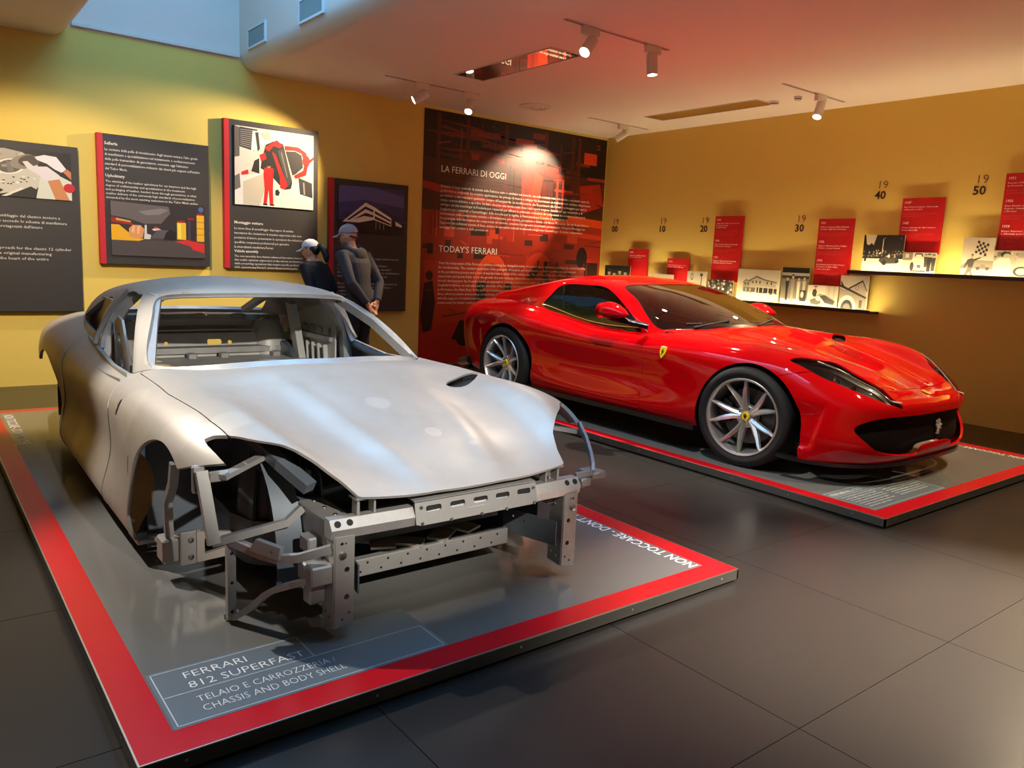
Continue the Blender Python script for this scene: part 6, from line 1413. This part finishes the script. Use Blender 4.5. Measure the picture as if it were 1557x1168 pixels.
def cap(t, Mh, m, brim_m=None, tilt=-.10, back=True, logo=None):
    Mc = Mh @ Matrix.Rotation(tilt, 4, 'Y'); mb = MB(); nu, nv = 40, 14; vs = []
    for j in range(nv+1):
        ph = (math.pi/2*.98)*j/nv
        for i in range(nu):
            th = 2*math.pi*i/nu; x, y, z = math.sin(ph)*math.cos(th), math.sin(ph)*math.sin(th), math.cos(ph)
            crown = .128*(1-.10*max(0, -x)); vs.append(Mc @ Vector((x*.107-.004, y*.086, max(z, 0)**.85*.098+.030-.012*(1-z)*(1 if x < 0 else 0))))
    fs = [[j*nu+i, j*nu+(i+1) % nu, (j+1)*nu+(i+1) % nu, (j+1)*nu+i] for j in range(nv) for i in range(nu)]
    o = mb.add(vs, fs).build('cap', m, t, True, 60)
    mb = MB(); A = np.linspace(-1.05, 1.05, 17); top = []; n = len(A)
    vs = []
    for zo in (0, -.006):
        for a in A: vs.append(Mc @ Vector((.100*math.cos(a)-.004, .086*math.sin(a), .032+zo)))
        for a in A: vs.append(Mc @ Vector((.100*math.cos(a)+.085*math.cos(a*.9)**.7, .084*math.sin(a)*1.02, .018+zo-.020*(math.sin(a))**2)))
    q = 2*n; fs = []
    for i in range(n-1): fs += [[i, i+1, n+i+1, n+i], [q+i, q+n+i, q+n+i+1, q+i+1], [n+i, n+i+1, q+n+i+1, q+n+i]]
    fs += [[0, n, q+n, q], [n-1, q+n-1, q+2*n-1, 2*n-1]]
    mb.add(vs, fs).build('brim', brim_m or m, o, True, 40)
    mb = MB().sphere((0, 0, 0), .008, 8, 6, (1, 1, .5)); mb.v = [tuple(Mc @ (Vector(p)+Vector((-.004, 0, .130)))) for p in mb.v]; mb.build('cap_button', m, o, True)
    if logo: 
        for s in (1, -1):
            mb = MB().box((.06, s*.062-.012, .072), (.075, s*.062+.012, .088), .002); 
            mb = MB().tube([Mc @ Vector((.107*math.cos(a)-.002, .088*math.sin(a), .062)) for a in np.linspace(s*.25, s*.62, 5)], .009, 6); mb.build('cap_mark', logo, o)
    return o
def face_bits(t, Mh):
    for s in (-1, 1):
        mb = MB().sphere((0, 0, 0), .0115, 12, 8); mb.v = [tuple(Mh @ (Vector(p)+Vector((.078, s*.030, .008)))) for p in mb.v]; mb.build('eye', mat('eye_white', srgb(225, 220, 212), .3), t, True)
        mb = MB().sphere((0, 0, 0), .0062, 10, 6); mb.v = [tuple(Mh @ (Vector(p)+Vector((.0865, s*.030, .006)))) for p in mb.v]; mb.build('iris', M_HAIR, t, True)
        MB().tube([Mh @ Vector(p) for p in ((.090, s*.014, .032), (.089, s*.030, .037), (.079, s*.046, .033))], [.0035, .004, .0025], 6).build('eyebrow', M_HAIR, t, True)
    MB().tube([Mh @ Vector(p) for p in ((.086, -.022, -.0625), (.099, -.009, -.060), (.100, 0, -.061), (.099, .009, -.060), (.086, .022, -.0625))], [.002, .004, .004, .004, .002], 6).build('lips', mat('lips', srgb(176, 104, 92), .5), t, True)
def person(label, loc, ang, spec):
    t = thing('person', label, 'person', loc, ang)
    for k, v in spec.items(): pass
    H = spec['scale']; S = lambda *p: tuple(c*H for c in p)
    Mh = Matrix.Translation(Vector(S(*spec['head']))) @ Matrix.Rotation(spec['nod'], 4, 'Y') @ Matrix.Rotation(spec.get('turn', 0), 4, 'Z') @ Matrix.Scale(H*1.0, 4)
    lean = spec['lean']
    def sp(z): return lean*max(0, z-.95)**1.25       # forward lean of the spine with height
    torso = [(-.005, .80, .10, .15), (-.01, .88, .112, .165), (-.005, .98, .105, .150), (0, 1.08, .102, .140), (.0, 1.20, .115, .160), (-.005, 1.30, .118, .175), (-.01, 1.38, .100, .170), (-.005, 1.43, .075, .120), (.0, 1.465, .058, .066)]
    w = spec['w']
    def rings(grow, z0=0, z1=9): return [((x+sp(z))*H, 0, z*H, (a+grow)*H, (b*w+grow)*H) for x, z, a, b in torso if z0 <= z <= z1]
    body = MB(); loft(body, rings(-.012))
    nb = Vector((sp(1.45), 0, 1.44)); hd = Vector(spec['head'])
    body.tube([tuple(nb*H), tuple(((nb+hd)/2+Vector((-.010, 0, -.02)))*H), tuple((hd+Vector((-.015, 0, -.03)))*H)], [.060*H, .053*H, .055*H], 14)
    head_mesh(body, Mh)
    arms = spec['arms'](sp)
    for s, (sh, el, wr, hdv, pn, curl) in arms.items():
        body.tube([S(*sh), S(*((np.array(sh)*.5+np.array(el)*.5))), S(*el), S(*((np.array(el)*.5+np.array(wr)*.5))), S(*wr)], [.050*H, .046*H, .040*H, .036*H, .027*H], 12)
        hand(body, S(*wr), hdv, pn, spec.get('thumb', {}).get(s, 1), curl, H)
    for s in (-1, 1):
        body.tube([S(-.005, s*.088, .86), S(.01, s*.095, .68), S(.018, s*.10, .48), S(-.012, s*.102, .28), S(-.02, s*.104, .08)], [.085*H, .076*H, .054*H, .052*H, .038*H], 14)
        body.tube([S(-.05, s*.105, .045), S(.02, s*.108, .05), S(.15, s*.118, .03)], [.036*H, .040*H, .026*H], 10)
    me = remesh(body, .0065); link('body', me, M_SKIN, t, True)
    top = MB(); loft(top, rings(.016, spec['hem'], 1.44)); 
    for s, (sh, el, wr, hdv, pn, curl) in arms.items():
        sh, el, wr = map(np.array, (sh, el, wr)); we = el+(wr-el)*.90
        top.tube([S(*(sh*[1, .72, 1]+[0, 0, -.01])), S(*sh), S(*(sh*.5+el*.5)), S(*el), S(*(el*.5+we*.5)), S(*we)], [.070*H, .068*H, .061*H, .055*H, .050*H, .043*H], 14)
    link('top', remesh(top, .010, 3), spec['top'], t, True)
    leg = MB(); loft(leg, rings(.010, .80, .98))
    for s in (-1, 1): leg.tube([S(-.005, s*.085, .86), S(.01, s*.095, .68), S(.018, s*.10, .48), S(-.01, s*.102, .28), S(-.018, s*.104, .10)], [.098*H, .090*H, .070*H, .066*H, .062*H], 14)
    link('trousers', remesh(leg, .011, 3), spec['legs'], t, True)
    for s in (-1, 1):
        sh = MB(); sh.tube([S(-.065, s*.105, .042), S(.0, s*.107, .055), S(.09, s*.114, .045), S(.165, s*.120, .036)], [.040*H, .046*H, .042*H, .032*H], 12)
        link('shoe', remesh(sh, .008, 3), spec['shoe'], t, True)
        MB().plate([(x*H, y*H+s*.112*H) for x, y in smooth_loop([(-.10, -.03), (0, -.042), (.12, -.045), (.20, -.01), (.19, .02), (.10, .045), (0, .04), (-.10, .03)], 3)], [], .022, Matrix.Identity(4)).build('sole', spec['sole'], t)
    face_bits(t, Mh); return t, Mh, H, sp
M_HOOD = mat('grey_hoodie', srgb(62, 58, 60), .85, noise=(30, .4, srgb(54, 50, 52)), bump=(70, .25))
M_BLKTOP = mat('black_top', srgb(16, 15, 17), .8, bump=(60, .2)); M_TROUS = mat('black_trousers', srgb(17, 16, 18), .85, bump=(60, .2))
M_CAPG = mat('cap_grey', srgb(150, 148, 152), .8, bump=(150, .15)); M_CAPW = mat('cap_white', srgb(222, 214, 212), .75, bump=(150, .1))
M_SHOE = mat('shoe_dark', srgb(40, 40, 44), .6); M_SOLE = mat('shoe_sole', srgb(210, 208, 200), .6)
armsM = lambda sp: {1: ((sp(1.38)-.01, .205, 1.375), (-.085, .245, 1.09), (-.185, .085, .865), (-.10, -.55, -.75), (-1, -.3, 0), .35), -1: ((sp(1.38)-.01, -.205, 1.375), (-.085, -.245, 1.09), (-.175, -.075, .88), (-.15, .55, -.75), (-1, .3, 0), .30)}
t, Mh, H, sp = person('man in grey cap and dark hooded jacket standing with hands clasped behind his back', (-7.60, 3.84, 0), math.radians(206),
    dict(scale=1.0, head=(.150, 0, 1.572), nod=.28, turn=.15, lean=.26, w=1.08, hem=.80, top=M_HOOD, legs=M_TROUS, shoe=M_SHOE, sole=M_SOLE, arms=armsM, thumb={1: -1, -1: 1}))
cap(t, Mh, M_CAPG)
hb = MB(); 
for a in np.linspace(-1.9, 1.9, 13): hb.sphere(((sp(1.43)-.015-.085*math.cos(a)*1.0)*H, .105*math.sin(a)*H, (1.428-.030*math.cos(a)+(.02 if abs(a) > 1.6 else 0))*H), .042*H, 10, 8, (1, 1, 1.15))
hb.sphere(((sp(1.38)-.108)*H, 0, 1.375*H), .088*H, 14, 10, (.42, 1.2, .95))
link('hood', remesh(hb, .010, 5), M_HOOD, t, True)
MB().tube([Mh @ Vector(p) for p in ((-.050, -.066, -.015), (-.070, -.04, -.030), (-.078, 0, -.035), (-.070, .04, -.030), (-.050, .066, -.015))], [.008, .012, .013, .012, .008], 8).build('hair', M_HAIR, t, True)
gl = MB()
for s in (-1, 1):
    gl.tube([Mh @ Vector((.098-.004*abs(math.cos(a)), s*.032+.021*math.cos(a), .006+.015*math.sin(a))) for a in np.linspace(0, 2*math.pi, 17)[:-1]], .0016, 6, closed=True); gl.tube([Mh @ Vector(p) for p in ((.094, s*.054, .010), (.04, s*.075, .012), (-.012, s*.079, .010))], .0018, 6)
gl.build('glasses', M_HAIR, t, True)
armsW = lambda sp: {1: ((sp(1.37), .175, 1.36), (-.01, .215, 1.10), (.20, .12, 1.02), (1, -.3, .1), (0, -1, 0), .5), -1: ((sp(1.37), -.175, 1.36), (-.01, -.215, 1.10), (.20, -.12, 1.0), (1, .3, .1), (0, 1, 0), .5)}
t, Mh, H, sp = person('woman in white cap and black clothes with dark ponytail leaning towards the text board', (-7.86, 3.545, 0), math.radians(208),
    dict(scale=.905, head=(.180, 0, 1.556), nod=.34, turn=.25, lean=.38, w=.93, hem=.72 if 0 else .80, top=M_BLKTOP, legs=M_TROUS, shoe=M_SHOE, sole=M_SOLE, arms=armsW, thumb={1: 1, -1: -1}))
cap(t, Mh, M_CAPW, logo=M_HAIR)
hb = MB(); hb.sphere((0, 0, 0), .05, 12, 8)
hb.v = [tuple(Mh @ (Vector((p[0]*1.2, p[1]*1.5, p[2]*1.5))+Vector((-.050, 0, -.005)))) for p in hb.v]
hb.tube([Mh @ Vector(p) for p in ((-.085, 0, .02), (-.135, 0, .0), (-.165, 0, -.06), (-.165, 0, -.14), (-.15, 0, -.20))], [.026, .036, .040, .034, .014], 10)
for s in (-1, 1): hb.tube([Mh @ Vector(p) for p in ((.035, s*.064, .030), (.012, s*.070, .008), (-.03, s*.066, -.005), (-.06, s*.045, -.01))], [.006, .010, .016, .022], 8)
link('hair', remesh(hb, .007, 2), M_HAIR, t, True)
for s in (-1, 1): MB().sphere(tuple(Mh @ Vector((-.006, s*.080, -.048))), .0085, 10, 8).build('earring', mat('pearl', srgb(240, 220, 170), .3), t, True)
